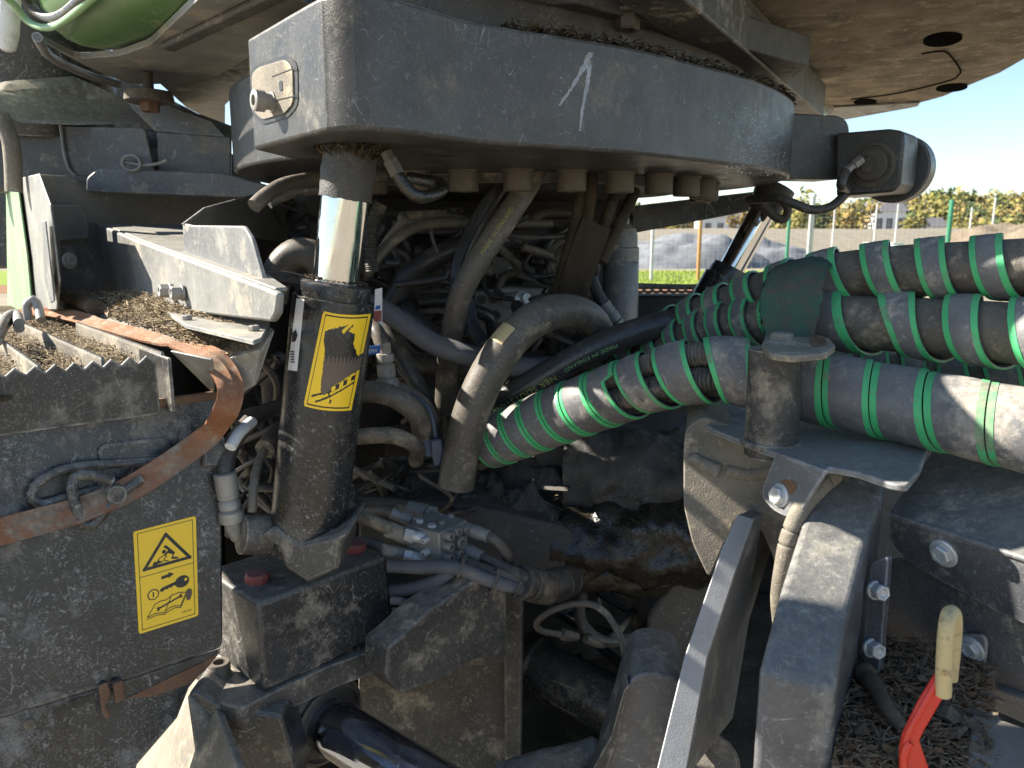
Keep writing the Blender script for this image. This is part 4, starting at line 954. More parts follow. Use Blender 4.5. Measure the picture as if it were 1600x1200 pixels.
slab('leg_plate', rounded([at(*q, 1.03) for q in ((292, 1085), (305, 1078), (352, 1108), (440, 1118), (470, 1230), (340, 1230), (336, 1130))], .01), (0, .07, 0), 'black_paint', sup, .006)
slab('leg_side', [at(*q) for q in ((290, 1088, 1.02), (338, 1128, 1.03), (342, 1230, 1.0), (310, 1230, 1.0))], (0, .05, 0), 'cast', sup, .006)
TPL = Pl(at(300, 1120, 1.08), (-.75, -.45, .48))
o = slab('tilted_plate', rounded([TPL(*q) for q in ((300, 1058), (325, 1075), (395, 1260), (190, 1260), (215, 1190), (275, 1115))], .01), TPL.n * -.012, 'cast', None, .004); tag(o, 'sunlit pale tilted plate below the compartment door', 'plate')
# lower steering cylinder
ls = thing('steering_cylinder', 'dark polished hydraulic rod with ribbed gland at the bottom edge', 'cylinder', at(520, 1130, 1.15))
g0 = at(512, 1130, 1.16); g1 = at(720, 1262, .98); 
lathe('gland', g0, g1, [(-.06, .05), (-.035, .075), (-.005, .078), (0, .07), (.006, .07), (.008, .064), (.002, .062), (.002, .05)], 'hose', ls, 48)
lathe('rod', g0, g1, [(-.02, .045), (.5, .045)], 'blue_chrome', ls, 56)
lathe('barrel', g0, g1, [(-.3, .07), (-.05, .07)], 'black_paint', ls, 40)
# ------------------------------------------------------------------ valve block with its hoses
vb = thing('valve_block', 'small dusty steel valve block crowded with fittings', 'valve', at(680, 840, 1.3))
VZ = at(690, 812, 1.3).z
vt = [hz(*q, VZ) for q in ((635, 820), (672, 798), (730, 812), (730, 820), (692, 830), (684, 832))]
slab('block', [hz(634, 820, VZ), hz(674, 797, VZ), hz(731, 812, VZ), hz(686, 833, VZ)], (0, 0, -.075), 'zinc_dusty', vb, .003)
ZF = hz(686, 833, VZ); R1 = (hz(731, 812, VZ) - ZF); fn1 = Vector((R1.y, -R1.x, 0)).normalized(); L1 = hz(634, 820, VZ) - ZF; fn2 = Vector((L1.y, -L1.x, 0)).normalized()
if fn2.y > 0: fn2 = -fn2
if fn1.y > 0: fn1 = -fn1
def port(px, py, Y, n, r, par): 
    p = at(px, py, Y); return lathe('port', p - n * .02, p + n, [(0, r), (.028, r), (.03, r * .85), (.03, r * .5), (.022, r * .45)], 'zinc_dusty', par, 16)
VF = vpl(ZF, R1); VL = vpl(ZF, L1)
def port2(plane, px, py, r, L=.012, mat='zinc_dusty', sides=16):
    p = plane(px, py); lathe('port', p, p + plane.n, [(-.003, r), (L, r), (L + .002, r * .85), (L + .002, r * .5), (L * .5, r * .45)], mat, vb, sides)
for px, py, r in ((697, 836, .0085), (709, 829, .0085), (697, 853, .009), (714, 846, .012), (722, 826, .007), (697, 870, .008), (712, 864, .008)): port2(VF, px, py, r)
for px, py, r in ((648, 838, .0095), (648, 868, .0095), (668, 842, .006), (668, 862, .007), (677, 878, .006)): port2(VL, px, py, r, .012, 'zinc', 6)
for px, py in ((650, 812), (690, 818), (705, 808)): bolt('plug', hz(px, py, VZ), UP, .006, 'zinc_dusty', vb, .006, washer=False)
bolt('plug', hz(656, 816, VZ), UP, .007, 'zinc', vb, .006, washer=False); bolt('plug', hz(675, 823, VZ), UP, .008, 'zinc', vb, .005, washer=False)
def hosefit(name, P, r, mat, fit, lab, flen=.05, fmat='zinc_dusty', cat='hose', nut=True):
    t = thing(name, lab, cat, P[0]); Q = spline(P, .006); mobj('hose', tube_me('hose', Q, r, 14), mat, t)
    for end in fit:
        a, b = (P[0], P[1]) if end == 0 else (P[-1], P[-2]); d = (b - a).normalized()
        lathe('ferrule', a - d * .004, b, [(0, r * .9), (.002, r * 1.28), (flen * .45, r * 1.28), (flen * .46, r * 1.2), (flen * .6, r * 1.25), (flen * .62, r * 1.18), (flen * .98, r * 1.22), (flen, r * 1.02)], fmat, t, 18)
        if nut: lathe('nut', a - d * .022, b, [(0, r * .8), (.002, r * 1.3), (.016, r * 1.3), (.019, r * .85)], fmat, t, 6)
    return t
hosefit('valve_hose', pts((740, 830, 1.29), (758, 836, 1.28), (775, 845, 1.27), (790, 862, 1.27), (795, 880, 1.28)), .0095, 'hose', [0], 'short hose curving down from the right side of the valve block', .035)
hosefit('valve_hose', pts((728, 860, 1.29), (755, 872, 1.27), (790, 888, 1.25), (830, 905, 1.24), (870, 912, 1.3), (900, 905, 1.4)), .0105, 'hose', [0], 'black hose leaving the valve block toward the taped bundle', .04)
hosefit('valve_hose', pts((700, 872, 1.28), (725, 880, 1.26), (760, 893, 1.245), (800, 905, 1.235), (850, 920, 1.27), (890, 915, 1.38)), .012, 'hose_dusty', [0], 'dusty hose running below the black hose into the taped bundle', .04)
hosefit('valve_hose', pts((636, 838, 1.27), (615, 830, 1.25), (585, 815, 1.25), (560, 806, 1.27), (535, 785, 1.3)), .0115, 'hose_dusty', [0], 'dusty hose with silver ferrule left of the valve block, upper', .05)
hosefit('valve_hose', pts((632, 866, 1.265), (612, 862, 1.25), (590, 852, 1.26), (560, 846, 1.3)), .0095, 'hose_braid', [0], 'thin grey hose with silver ferrule left of the valve block, lower', .05)
hosefit('valve_hose', pts((640, 812, 1.33), (622, 805, 1.33), (598, 798, 1.34), (560, 800, 1.36)), .009, 'hose_dusty', [0], 'dusty hose entering the valve block from behind, front one', .04)
hosefit('valve_hose', pts((665, 800, 1.37), (645, 795, 1.38), (620, 788, 1.4), (560, 785, 1.42)), .012, 'hose', [0], 'black hose entering the valve block from behind, back one', .04)
for k, (px, py) in enumerate(((641, 838), (640, 871))):
    e = thing('elbow_fitting', ('upper' if not k else 'lower') + ' bright silver elbow fitting on the left face of the valve block', 'fitting', at(px, py, 1.255), 'elbow fittings on the valve block')
    lathe('nut', at(px - 9, py - 4, 1.255), at(px + 20, py + 2, 1.255), [(0, .007), (.001, .0115), (.014, .0115), (.016, .009)], 'zinc', e, 6)
    tube('elbow', pts((px + 4, py - 1, 1.255), (px + 13, py + 1, 1.253), (px + 18, py + 1, 1.257), (px + 24, py - 1, 1.275)), .0105, 'zinc', e, 12, .003)
hosefit('long_hose', pts((608, 884, 1.22), (650, 886, 1.21), (690, 885, 1.205), (722, 890, 1.205), (760, 905, 1.21), (800, 916, 1.225), (850, 922, 1.27), (885, 915, 1.37)), .0115, 'hose_braid', [], 'pale worn hose lying in front of the valve block')
hosefit('long_hose', pts((608, 922, 1.24), (640, 920, 1.22), (680, 908, 1.21), (710, 892, 1.215), (740, 896, 1.23)), .011, 'hose_braid', [], 'worn hose curving below the pale hose in front of the valve block')
hosefit('long_hose', pts((600, 1000, 1.27), (640, 965, 1.2), (690, 940, 1.2), (720, 912, 1.21), (735, 885, 1.24)), .013, 'hose_dusty', [], 'thick dusty hose rising over the cast arm')
tp = spline(pts((812, 908, 1.24), (850, 918, 1.27), (872, 914, 1.31), (888, 908, 1.37)), .004)
o = mobj('tape_wrap', tube_me('tape_wrap', tp, .029, 22, 60, lambda s, r: r * (1 + .05 * math.sin(s * 900) + .06 * noise.noise(Vector((s * 60, 1, 0))))), 'hose'); tag(o, 'black tape wound round the hose bundle right of the valve block', 'tape')
for i, (px, py, Y) in enumerate(((718, 886, 1.2), (772, 905, 1.215), (808, 912, 1.225))):
    p = at(px, py, Y); d = Vector((.85, .1, -.35)).normalized(); a = d.orthogonal().normalized(); b = d.cross(a)
    o = tube('cable_tie', [p + (a * math.cos(k * math.pi / 8) + b * math.sin(k * math.pi / 8)) * .021 for k in range(17)], .0022, 'hose', None, 6); tag(o, ('first', 'second', 'third')[i] + ' black cable tie along the worn hoses counted from the valve block', 'cable tie', 'cable ties')
for px, py, dx in ((625, 938, 1), (628, 955, 2)):
    o = tube('bark_chip', pts((px - 12, py, 1.22), (px, py + 1, 1.215), (px + 12, py + 5, 1.22)), (.008, .007), 'plank', None, 8, .004); tag(o, ('upper', 'lower')[dx - 1] + ' pale wood chip lying beside the socket box', 'wood chip', 'wood chips')
# ------------------------------------------------------------------ centre frame and greasy joint
cf = thing('centre_frame', 'sooty black central frame beam behind the valve block', 'frame', at(760, 850, 1.5))
CF = Pl(at(800, 850, 1.45), (.05, -1, .1))
slab('beam_body', rounded([CF(*q) for q in ((560, 800), (640, 782), (735, 790), (880, 822), (899, 836), (898, 866), (882, 886), (850, 893), (826, 918), (700, 905), (560, 890))], .006), (.02, .32, .02), 'soot', cf, .005)
lumpy('mud_cake', [CF(560, 790), CF(885, 822), at(900, 735, 1.75), at(600, 735, 1.75)], 90, 45, .04, 16, 'soot', cf)
lumpy('mud_cake', [at(740, 752, 1.62), at(890, 760, 1.5), at(905, 700, 1.75), at(730, 700, 1.75)], 50, 30, .035, 12, 'soot', cf, seed=4)
litter('needles', quadsample([CF(580, 790), CF(880, 820), at(900, 735, 1.75), at(620, 740, 1.75)], .04), 260, .03, 'needle', None, cf, w=.0009)
jt = thing('pivot_joint', 'oil soaked pivot joint caked with grease and needles', 'joint', at(970, 830, 1.5))
def boss(name, p0, p1, prof, mat, amp, seed, par, f=18):
    n = 64; d = (p1 - p0).normalized(); a = d.orthogonal().normalized(); b = d.cross(a); v = []; fc_ = []
    pr = []
    for i in range(len(prof) - 1):
        m = max(1, int(math.hypot(prof[i + 1][0] - prof[i][0], prof[i + 1][1] - prof[i][1]) / .006))
        for j in range(m): t = j / m; pr.append((prof[i][0] * (1 - t) + prof[i + 1][0] * t, prof[i][1] * (1 - t) + prof[i + 1][1] * t))
    pr.append(prof[-1])
    for t, r in pr:
        for k in range(n):
            th = 2 * math.pi * k / n; dr = (a * math.cos(th) + b * math.sin(th)); p = p0 + d * t + dr * r
            v.append(p + dr * amp * (noise.fractal(p * f + Vector((seed, 0, 0)), .9, 2.1, 5) + .2))
    m = len(pr)
    for i in range(m - 1):
        for k in range(n): fc_.append([i * n + k, i * n + (k + 1) % n, (i + 1) * n + (k + 1) % n, (i + 1) * n + k])
    fc_ += [list(range(n))[::-1], list(range((m - 1) * n, m * n))]
    me = mesh(name, v, fc_, 75); fixn(me); return mobj(name, me, mat, par)
boss('lower_boss', at(870, 850, 1.56), at(1085, 846, 1.46), [(0, .05), (0, .085), (.05, .092), (.12, .086), (.2, .084), (.33, .084)], 'oil', .02, 2, jt, 14)
boss('upper_boss', at(890, 745, 1.62), at(1090, 752, 1.56), [(0, .05), (0, .095), (.1, .1), (.27, .1)], 'soot', .024, 8, jt, 13)
slab('joint_body', rounded([at(*q, 1.6) for q in ((830, 690), (1090, 690), (1110, 1100), (990, 1100), (985, 960), (930, 905), (840, 880))], .02), (.1, .3, 0), 'soot', jt, .02)
slab('joint_cheek', rounded([at(*q, 1.48) for q in ((1030, 740), (1100, 740), (1120, 1000), (1090, 1240), (985, 1240), (1010, 960), (1062, 890))], .02), (.1, .2, 0), 'soot', jt, .015)
boss('grease_lump', at(905, 895, 1.5), at(1055, 892, 1.46), [(0, .015), (.01, .04), (.1, .045), (.18, .035), (.19, .01)], 'oil', .011, 12, jt, 16)
litter('needles', quadsample([at(880, 760, 1.47), at(1050, 790, 1.42), at(1055, 870, 1.38), at(890, 880, 1.46)], .012), 90, .018, 'dirt', None, jt, w=.0012, tilt=.5)
# loose pipe in the cavity
t = thing('brake_pipe', 'thin bent steel pipe looping through the dark cavity', 'pipe', at(960, 1150, 1.25))
tube('pipe', pts((925, 1230, 1.2), (945, 1160, 1.24), (966, 1095, 1.25), (977, 1045, 1.25), (971, 1000, 1.26), (948, 960, 1.29), (922, 944, 1.31), (890, 945, 1.32), (855, 958, 1.33), (838, 974, 1.34), (846, 985, 1.35), (875, 991, 1.37)), .0062, 'hose_dusty', t, 12)
lathe('union', at(878, 991, 1.37), at(920, 997, 1.42), [(0, .008), (.002, .012), (.025, .012), (.027, .009), (.045, .009)], 'bolt_dark', t, 6)
tag(tube('cavity_hose', pts((910, 930, 1.5), (906, 960, 1.47), (918, 985, 1.45), (945, 1002, 1.45), (985, 996, 1.5), (1010, 985, 1.6)), .012, 'hose'), 'black hose looping behind the thin bent pipe', 'hose')
tag(tube('cavity_hose', pts((915, 998, 1.43), (945, 1005, 1.45), (975, 975, 1.5), (990, 955, 1.58)), .009, 'hose_dusty'), 'short dusty hose rising behind the thin bent pipe', 'hose')
pc = thing('cross_cylinder', 'dusty black cylinder lying deep in the cavity', 'cylinder', at(900, 1070, 1.6))
lathe('barrel', at(818, 1034, 1.68), at(1000, 1122, 1.5), [(-.02, .06), (0, .075), (.04, .078), (.045, .066), (.06, .064), (.4, .064)], 'barrel', pc, 40)
slab('label_plate', [raycyl(*q, at(818, 1034, 1.68), at(1000, 1122, 1.5), .0648)[0] for q in ((862, 1062), (902, 1078), (900, 1120), (860, 1098))], (0, .0008, 0), 'dark_dusty', pc, 0)
# ------------------------------------------------------------------ rear bulkheads closing the machine
bh = thing('engine_bulkhead', 'black sooty bulkhead deep inside the machine', 'bulkhead', (0, 2.4, .6))
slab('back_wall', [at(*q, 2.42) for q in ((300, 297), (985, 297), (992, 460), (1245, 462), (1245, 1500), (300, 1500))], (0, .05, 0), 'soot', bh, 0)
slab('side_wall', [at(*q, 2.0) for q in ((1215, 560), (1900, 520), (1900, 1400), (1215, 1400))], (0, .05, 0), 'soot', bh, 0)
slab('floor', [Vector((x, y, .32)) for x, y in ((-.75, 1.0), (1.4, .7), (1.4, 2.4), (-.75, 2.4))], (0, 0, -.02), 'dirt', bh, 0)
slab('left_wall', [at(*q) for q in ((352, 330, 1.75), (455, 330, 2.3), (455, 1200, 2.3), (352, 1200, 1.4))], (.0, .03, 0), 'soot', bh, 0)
slab('sun_block_wall', [Vector((-.78, y, z)) for y, z in ((1.5, .0), (2.45, .0), (2.45, 1.3), (1.5, 1.3))], (.02, 0, 0), 'soot', bh, 0)  # hidden wall added to keep sunlight off the cavity floor
o = slab('rail', [at(*q, 2.25) for q in ((985, 322), (1190, 298), (1172, 330), (992, 364))], (0, .06, 0), 'black_paint', None, .004); tag(o, 'straight black rail under the turntable framing the view outside', 'rail')
tk = thing('track_cover', 'dark track guard with chain edge below the outdoor view', 'guard', at(1040, 470, 2.3))
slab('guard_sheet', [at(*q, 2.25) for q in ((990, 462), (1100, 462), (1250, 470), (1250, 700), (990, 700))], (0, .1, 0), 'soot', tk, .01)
for k in range(9): tube('chain_link', [at(1000 + k * 13 + 7 * math.cos(a * .7), 453 + 3.4 * math.sin(a * .7), 2.22) for a in range(10)], .004, 'zinc_dusty', tk, 6)
tube('guard_edge', pts((985, 446, 2.24), (1050, 448, 2.24), (1110, 448, 2.24)), .008, 'zinc_dusty', tk, 8)

# wiring and small lines filling the engine bay
def loom(label, box, n, seed, rr=(.004, .009), mats=('hose', 'hose_dusty', 'hose_clean')):
    g = random.Random(seed); x0, y0, x1, y1, Y0, Y1 = box; t = thing('wiring_loom', label, 'cables', at((x0 + x1) / 2, y1, (Y0 + Y1) / 2))
    for i in range(n):
        Y = g.uniform(Y0, Y1); a = (g.uniform(x0, x1), g.uniform(y0, y1)); ang = g.choice((0, .3, 1.2, 1.7, 2.6)) + g.uniform(-.4, .4); L = g.uniform(.5, 1.1) * max(x1 - x0, y1 - y0) * .55
        P = []
        for k in range(5):
            u = k / 4 - .5; P.append((a[0] + math.cos(ang) * L * u + 26 * math.sin(k * 1.9 + i), a[1] + math.sin(ang) * L * u + 20 * math.cos(k * 1.4 + i * 2), Y + .05 * math.sin(k + i)))
        P = [(min(max(p[0], x0), x1), min(max(p[1], y0), y1), p[2]) for p in P]
        tube('cable', pts(*P), g.uniform(*rr), g.choice(mats), t, 10)
    return t
loom('tangle of thin cables and lines under the bearing in the engine bay', (575, 335, 930, 470, 1.7, 2.2), 34, 1, (.005, .015))
loom('tangle of dark lines behind the arched hose', (590, 480, 940, 660, 1.62, 2.15), 34, 2, (.006, .017))
loom('thin cables in the dark gap left of the lift cylinder', (360, 560, 450, 830, 1.3, 1.7), 18, 3, (.004, .009))
loom('loose dusty lines behind the valve block', (545, 715, 740, 800, 1.42, 1.65), 16, 4, (.004, .010))
loom('dark lines in the low cavity behind the bent pipe', (820, 910, 1000, 1180, 1.75, 2.1), 9, 5, (.006, .014))
loom('thin lines seen between ramp guard and rod', (425, 315, 500, 470, 1.7, 2.1), 8, 6, (.005, .012))
for (px, py, w, h, Y, m) in ():
    pass
eb = thing('engine_block', 'dusty dark engine parts filling the bay behind the hoses', 'engine', (0, 2.3, .9))
g = random.Random(11)
for i in range(26):
    px = g.uniform(540, 960); py = g.uniform(340, 700); w = g.uniform(20, 60); h = g.uniform(14, 46); Y = g.uniform(2.15, 2.35)
    slab('casing_block', rounded([at(px - w, py - h, Y), at(px + w, py - h + g.uniform(-8, 8), Y), at(px + w, py + h, Y), at(px - w, py + h, Y)], .008, 3), (0, .1, 0), g.choice(('soot', 'dark_dusty', 'bolt_dark')), eb, .006)
    if i % 2: lathe('flange', at(px, py, Y), at(px, py, Y) + Vector((g.uniform(-.3, .3), -1, .1)), [(0, .03), (.02, .03), (.022, .02), (.05, .02), (.052, .026), (.07, .026)], g.choice(('bolt_dark', 'dark_dusty', 'zinc_dusty')), eb, 18)
# ------------------------------------------------------------------ hoses inside
def inner(lab, r, mat, *P, name='hydraulic_hose', fit=(), step=.008):
    Q = pts(*P)
    if fit: return hosefit(name, Q, r, mat, fit, lab)
    o = tube(name, Q, r, mat, None, 14, step); tag(o, lab, 'hose'); return o
ah = thing('arched_hose', 'thick worn grey hose arching in the middle of the machine', 'hose', at(720, 745, 1.4))
aq = pts((712, 760, 1.36), (722, 700, 1.36), (738, 640, 1.36), (765, 580, 1.37), (800, 530, 1.39), (840, 497, 1.42), (880, 486, 1.47), (915, 495, 1.53), (935, 518, 1.6), (940, 550, 1.68), (930, 590, 1.75))
tube('hose', aq, .0335, 'hose_dusty', ah, 22)
q = spline(aq, .008); i0 = min(range(len(q)), key=lambda i: (q[i] - at(797, 535, 1.39)).length)
def patch():
    T, N, Bn = frames(q); v = []; f = []; m = 9; vd = (CAM - q[i0]).normalized(); up2 = (vd * .75 + Vector((-.5, 0, .6))).normalized()
    for i in range(i0 - 2, i0 + 3):
        d = (up2 - T[i] * up2.dot(T[i])).normalized(); e = T[i].cross(d)
        for j in range(m):
            th = (j / (m - 1) - .5) * (1.0 + .3 * noise.noise(Vector((i, 0, 0)))); v.append(q[i] + (d * math.cos(th) + e * math.sin(th)) * .0341)
    for i in range(4):
        for j in range(m - 1): f.append([i * m + j, i * m + j + 1, (i + 1) * m + j + 1, (i + 1) * m + j])
    return mesh('sunlit_patch', v, f, 80)
mobj('sunlit_patch', patch(), 'worn_sunlit_yellow', ah)  # pale yellow patch paints the spot of sun on the hose
nh = thing('printed_hose', 'black hose with green MADE IN FINLAND print running to the wrapped bundles', 'hose', at(760, 650, 1.5))
nq = pts((740, 655, 1.52), (790, 622, 1.5), (850, 588, 1.49), (920, 549, 1.48), (990, 520, 1.49), (1060, 502, 1.5), (1150, 488, 1.52), (1230, 478, 1.55)); ns = spline(nq, .006)
mobj('hose', tube_me('hose', ns, .0265, 22), 'hose_clean', nh)
def arc_at(P, px, py):
    best = 1e9; s = 0; r = 0
    for i, p in enumerate(P):
        if i: s += (P[i] - P[i - 1]).length
        v = p - CAM; d = Vector((0, CS, -SN)); w = v.dot(d); x = 800 + FPX * v.x / w; y = 600 - FPX * (v.dot(Vector((0, SN, CS)))) / w
        e = (x - px) ** 2 + (y - py) ** 2
        if e < best: best = e; r = s
    return r
view = lambda k: Vector((0, 0, 1.5 + k))
lettering('print', 'MADE IN FINLAND', on_tube(ns, .0265, arc_at(ns, 962, 538), view(-.75), .0118, -1), 'print_green', nh)
lettering('print', 'NBR SDU1S1UN', on_tube(ns, .0265, arc_at(ns, 872, 585), view(-.95), .0185, -1), 'print_yellow', nh)
mh = thing('printed_hose', 'dusty hose with small MADE IN FINLAND print rising to the ring bolts', 'hose', at(705, 560, 1.55))
mq = spline(pts((838, 262, 1.62), (818, 300, 1.58), (785, 350, 1.54), (752, 400, 1.52), (722, 455, 1.52), (708, 510, 1.54), (700, 570, 1.56), (696, 640, 1.6)), .006)
mobj('hose', tube_me('hose', mq, .0235, 18), 'hose_dusty', mh)
lettering('print', 'MADE IN FINLAND', on_tube(mq, .0235, arc_at(mq, 752, 400), view(.2), .0115, -1), 'print_yellow', mh)
inner('dark hose beside the printed dusty hose under the ring bolts', .0165, 'hose_clean', (800, 262, 1.66), (775, 300, 1.62), (745, 350, 1.6), (722, 400, 1.58), (714, 445, 1.57), (718, 490, 1.58))
inner('dusty black hose with braid curving left behind the lift cylinder', .021, 'hose_braid', (560, 470, 1.5), (600, 485, 1.5), (640, 512, 1.48), (680, 538, 1.47), (735, 556, 1.47), (800, 572, 1.5), (880, 570, 1.55), (960, 545, 1.65))
inner('black hose with bluish sheen arching behind the dusty printed hose', .026, 'hose_clean', (610, 475, 1.8), (640, 432, 1.8), (675, 405, 1.8), (715, 388, 1.82), (800, 372, 1.9), (870, 370, 2.0))
inner('thin brown hose crossing under the ring near the rod', .011, 'hose_dusty', (580, 415, 1.5), (598, 392, 1.52), (625, 368, 1.55), (660, 352, 1.6), (720, 348, 1.7), (860, 350, 1.9))
t = inner('corrugated conduit hanging right of the chrome rod', .0125, 'hose', (592, 325, 1.5), (583, 350, 1.5), (579, 385, 1.5), (582, 420, 1.5), name='conduit')
t.data = tube_me('conduit', spline(pts((596, 318, 1.5), (584, 345, 1.5), (579, 385, 1.5), (582, 425, 1.5)), .0012), .0125, 12, 60, lambda s, r: r * (1 + .1 * math.sin(s * 1500))); t.data.materials.append(MAT['hose'])
inner('thin black cable hanging from the crossing hose', .005, 'hose_clean', (672, 345, 1.7), (675, 370, 1.7), (684, 395, 1.7))
inner('upper brown hose bending right of the lift cylinder', .0195, 'hose_dusty', (500, 620, 1.35), (555, 612, 1.33), (600, 615, 1.33), (635, 632, 1.34), (655, 655, 1.36), (662, 690, 1.4))
inner('second brown hose close behind the upper bend', .0175, 'hose_dusty', (540, 625, 1.42), (600, 605, 1.42), (645, 622, 1.43), (670, 650, 1.43), (676, 690, 1.45))
inner('lower brown hose bending right of the lift cylinder', .0145, 'hose_dusty', (500, 690, 1.33), (555, 683, 1.3), (605, 680, 1.3), (635, 688, 1.32), (652, 702, 1.35), (650, 720, 1.4))
inner('blue edged thin hose over the two brown bends', .005, 'blue_rubber', (640, 616, 1.4), (660, 628, 1.39), (674, 650, 1.38), (682, 690, 1.38))
t = thing('dust_plug', 'blue grey rubber dust plug hanging by the arched hose', 'plug', at(684, 700, 1.37))
slab('cap_body', rounded([at(*q, 1.36) for q in ((672, 688), (690, 686), (693, 705), (688, 728), (679, 730), (673, 710))], .006, 4), (0, .02, 0), 'blue_rubber', t, .004); lathe('cap_disc', at(672, 700, 1.38), at(672, 700, 1.37), [(0, .016), (.012, .016)], 'blue_rubber', t, 18)
t = thing('hydraulic_coupling', 'vertical steel coupling fitting right of the torn decal', 'coupling', at(605, 610, 1.4))
lathe('coupling', at(600, 535, 1.4), at(606, 612, 1.4), [(0, .012), (.02, .012), (.021, .016), (.035, .016), (.037, .012), (.042, .017), (.062, .017), (.064, .0145), (.068, .019), (.1, .019)], 'zinc_dusty', t, 20)
slab('base_nut', [at(*q, 1.385) for q in ((592, 598), (620, 596), (620, 614), (592, 614))], (0, .03, 0), 'zinc_dusty', t, .003)
inner('black hose running from the coupling up behind the cylinder', .014, 'hose', (598, 540, 1.4), (590, 520, 1.41), (575, 505, 1.44), (550, 490, 1.5))
inner('black hose slanting down right of the coupling', .019, 'hose', (600, 490, 1.55), (620, 545, 1.52), (645, 590, 1.5), (665, 630, 1.52), (675, 680, 1.58))
inner('sooty hose crossing low behind the arched hose', .021, 'hose', (610, 560, 1.7), (680, 572, 1.68), (760, 575, 1.68), (850, 560, 1.75))
inner('sooty upright hose left of the arched hose', .022, 'hose', (702, 560, 1.62), (704, 620, 1.62), (706, 690, 1.64))
inner('curved black hose right of the printed dusty hose', .017, 'hose_clean', (730, 470, 1.7), (738, 510, 1.68), (758, 540, 1.66), (790, 560, 1.66))
for i, (dy, lab) in enumerate(((0, 'uppermost'), (22, 'middle'), (44, 'lowest'))):
    inner(lab + ' of three dark hoses seen through the arch', .018, 'hose', (800, 590 + dy * .6, 1.62), (845, 580 + dy * .6, 1.62), (885, 555 + dy, 1.64), (915, 520 + dy, 1.7))
for i, lab in enumerate(('topmost', 'second', 'third', 'bottom')):
    inner(lab + ' of the thin stacked lines beside the valve bank', .008, 'hose', (655, 442 + i * 15, 1.85), (690, 440 + i * 15, 1.85), (712, 444 + i * 15, 1.86))
inner('dusty hose hump left of the lift cylinder', .03, 'hose_dusty', (425, 470, 1.5), (435, 425, 1.5), (460, 398, 1.5), (490, 400, 1.5), (510, 430, 1.5))
inner('black hose poking out left of the cylinder top', .0115, 'hose_clean', (412, 436, 1.2), (440, 434, 1.25), (470, 440, 1.32), (500, 450, 1.4))
inner('long horizontal black pipe behind the ring bolts', .012, 'hose_clean', (640, 372, 2.1), (760, 380, 2.1), (880, 376, 2.1), (990, 380, 2.1))
inner('long horizontal brown pipe close below the bearing', .017, 'dark_dusty', (560, 345, 2.2), (700, 350, 2.2), (860, 352, 2.2), (990, 352, 2.2))
# left of cylinder
t = hosefit('pressure_hose', pts((366, 836, 1.12), (364, 800, 1.12), (358, 765, 1.12), (352, 738, 1.12), (358, 705, 1.14), (380, 670, 1.18), (410, 645, 1.24), (460, 630, 1.34)), .0135, 'hose', [], 'black hose with long crimped silver fitting beside the door edge')
lathe('ferrule', at(351, 738, 1.115), at(362, 806, 1.115), [(0, .0145), (.002, .017), (.04, .0165), (.042, .014), (.046, .0165), (.056, .0165), (.058, .014), (.062, .0185), (.078, .0185), (.08, .013)], 'zinc_dusty', t, 18)
tube('elbow', pts((361, 800, 1.115), (365, 822, 1.115), (372, 836, 1.12), (385, 842, 1.13)), .0125, 'zinc_dusty', t)
curve = spline(pts((358, 700, 1.125), (372, 678, 1.15), (392, 660, 1.19)), .006)
mobj('white_marking', tube_me('white_marking', [p + Vector((.004, -.006, .003)) for p in curve], .009, 10), 'white_label', t)
hosefit('sensor_cable', pts((394, 800, 1.1), (396, 765, 1.11), (402, 730, 1.14), (415, 700, 1.18), (435, 680, 1.24)), .0068, 'hose_dusty', [], 'thin cable with thick boot rising left of the lift cylinder')
inner('thick rubber boot above the thin cable', .016, 'hose_dusty', (414, 702, 1.17), (425, 688, 1.2), (440, 672, 1.25), (470, 665, 1.32), name='rubber_boot')
for px, Y, lab in ((418, 1.45, 'left'), (470, 1.5, 'right')):
    t = thing('hose_fitting', lab + ' upright fitting in the dark behind the guard', 'fitting', at(px, 600, Y))
    lathe('fitting', at(px, 560, Y), at(px + 3, 640, Y), [(0, .012), (.03, .013), (.032, .018), (.05, .018), (.052, .014), (.09, .014)], 'bolt_dark', t, 16)
o = slab('blue_tag', [at(*q, 1.38) for q in ((572, 542), (594, 539), (594, 552), (572, 556))], (0, .002, 0), 'blue_label', None, .0005); tag(o, 'small blue printed tag on a line right of the torn decal', 'tag')
lettering('print', 'ENX', lambda x, y: at(576 + x * 6.5, 551.5 - y * 8.5 - x * .6, 1.3795), 'white_label', o)
t = thing('paper_label', 'small white label with a red block behind the lift cylinder', 'label', at(588, 480, 1.42))
slab('label_sheet', [at(*q, 1.42) for q in ((586, 452), (597, 450), (597, 512), (584, 514))], (0, .002, 0), 'white_label', t, 0); slab('red_block', [at(*q, 1.419) for q in ((585, 486), (596, 485), (596, 502), (584, 503))], (0, .0008, 0), 'red_cap', t, 0); slab('blue_block', [at(*q, 1.419) for q in ((587, 478), (594, 477), (594, 483), (586, 484))], (0, .0008, 0), 'blue_label', t, 0)
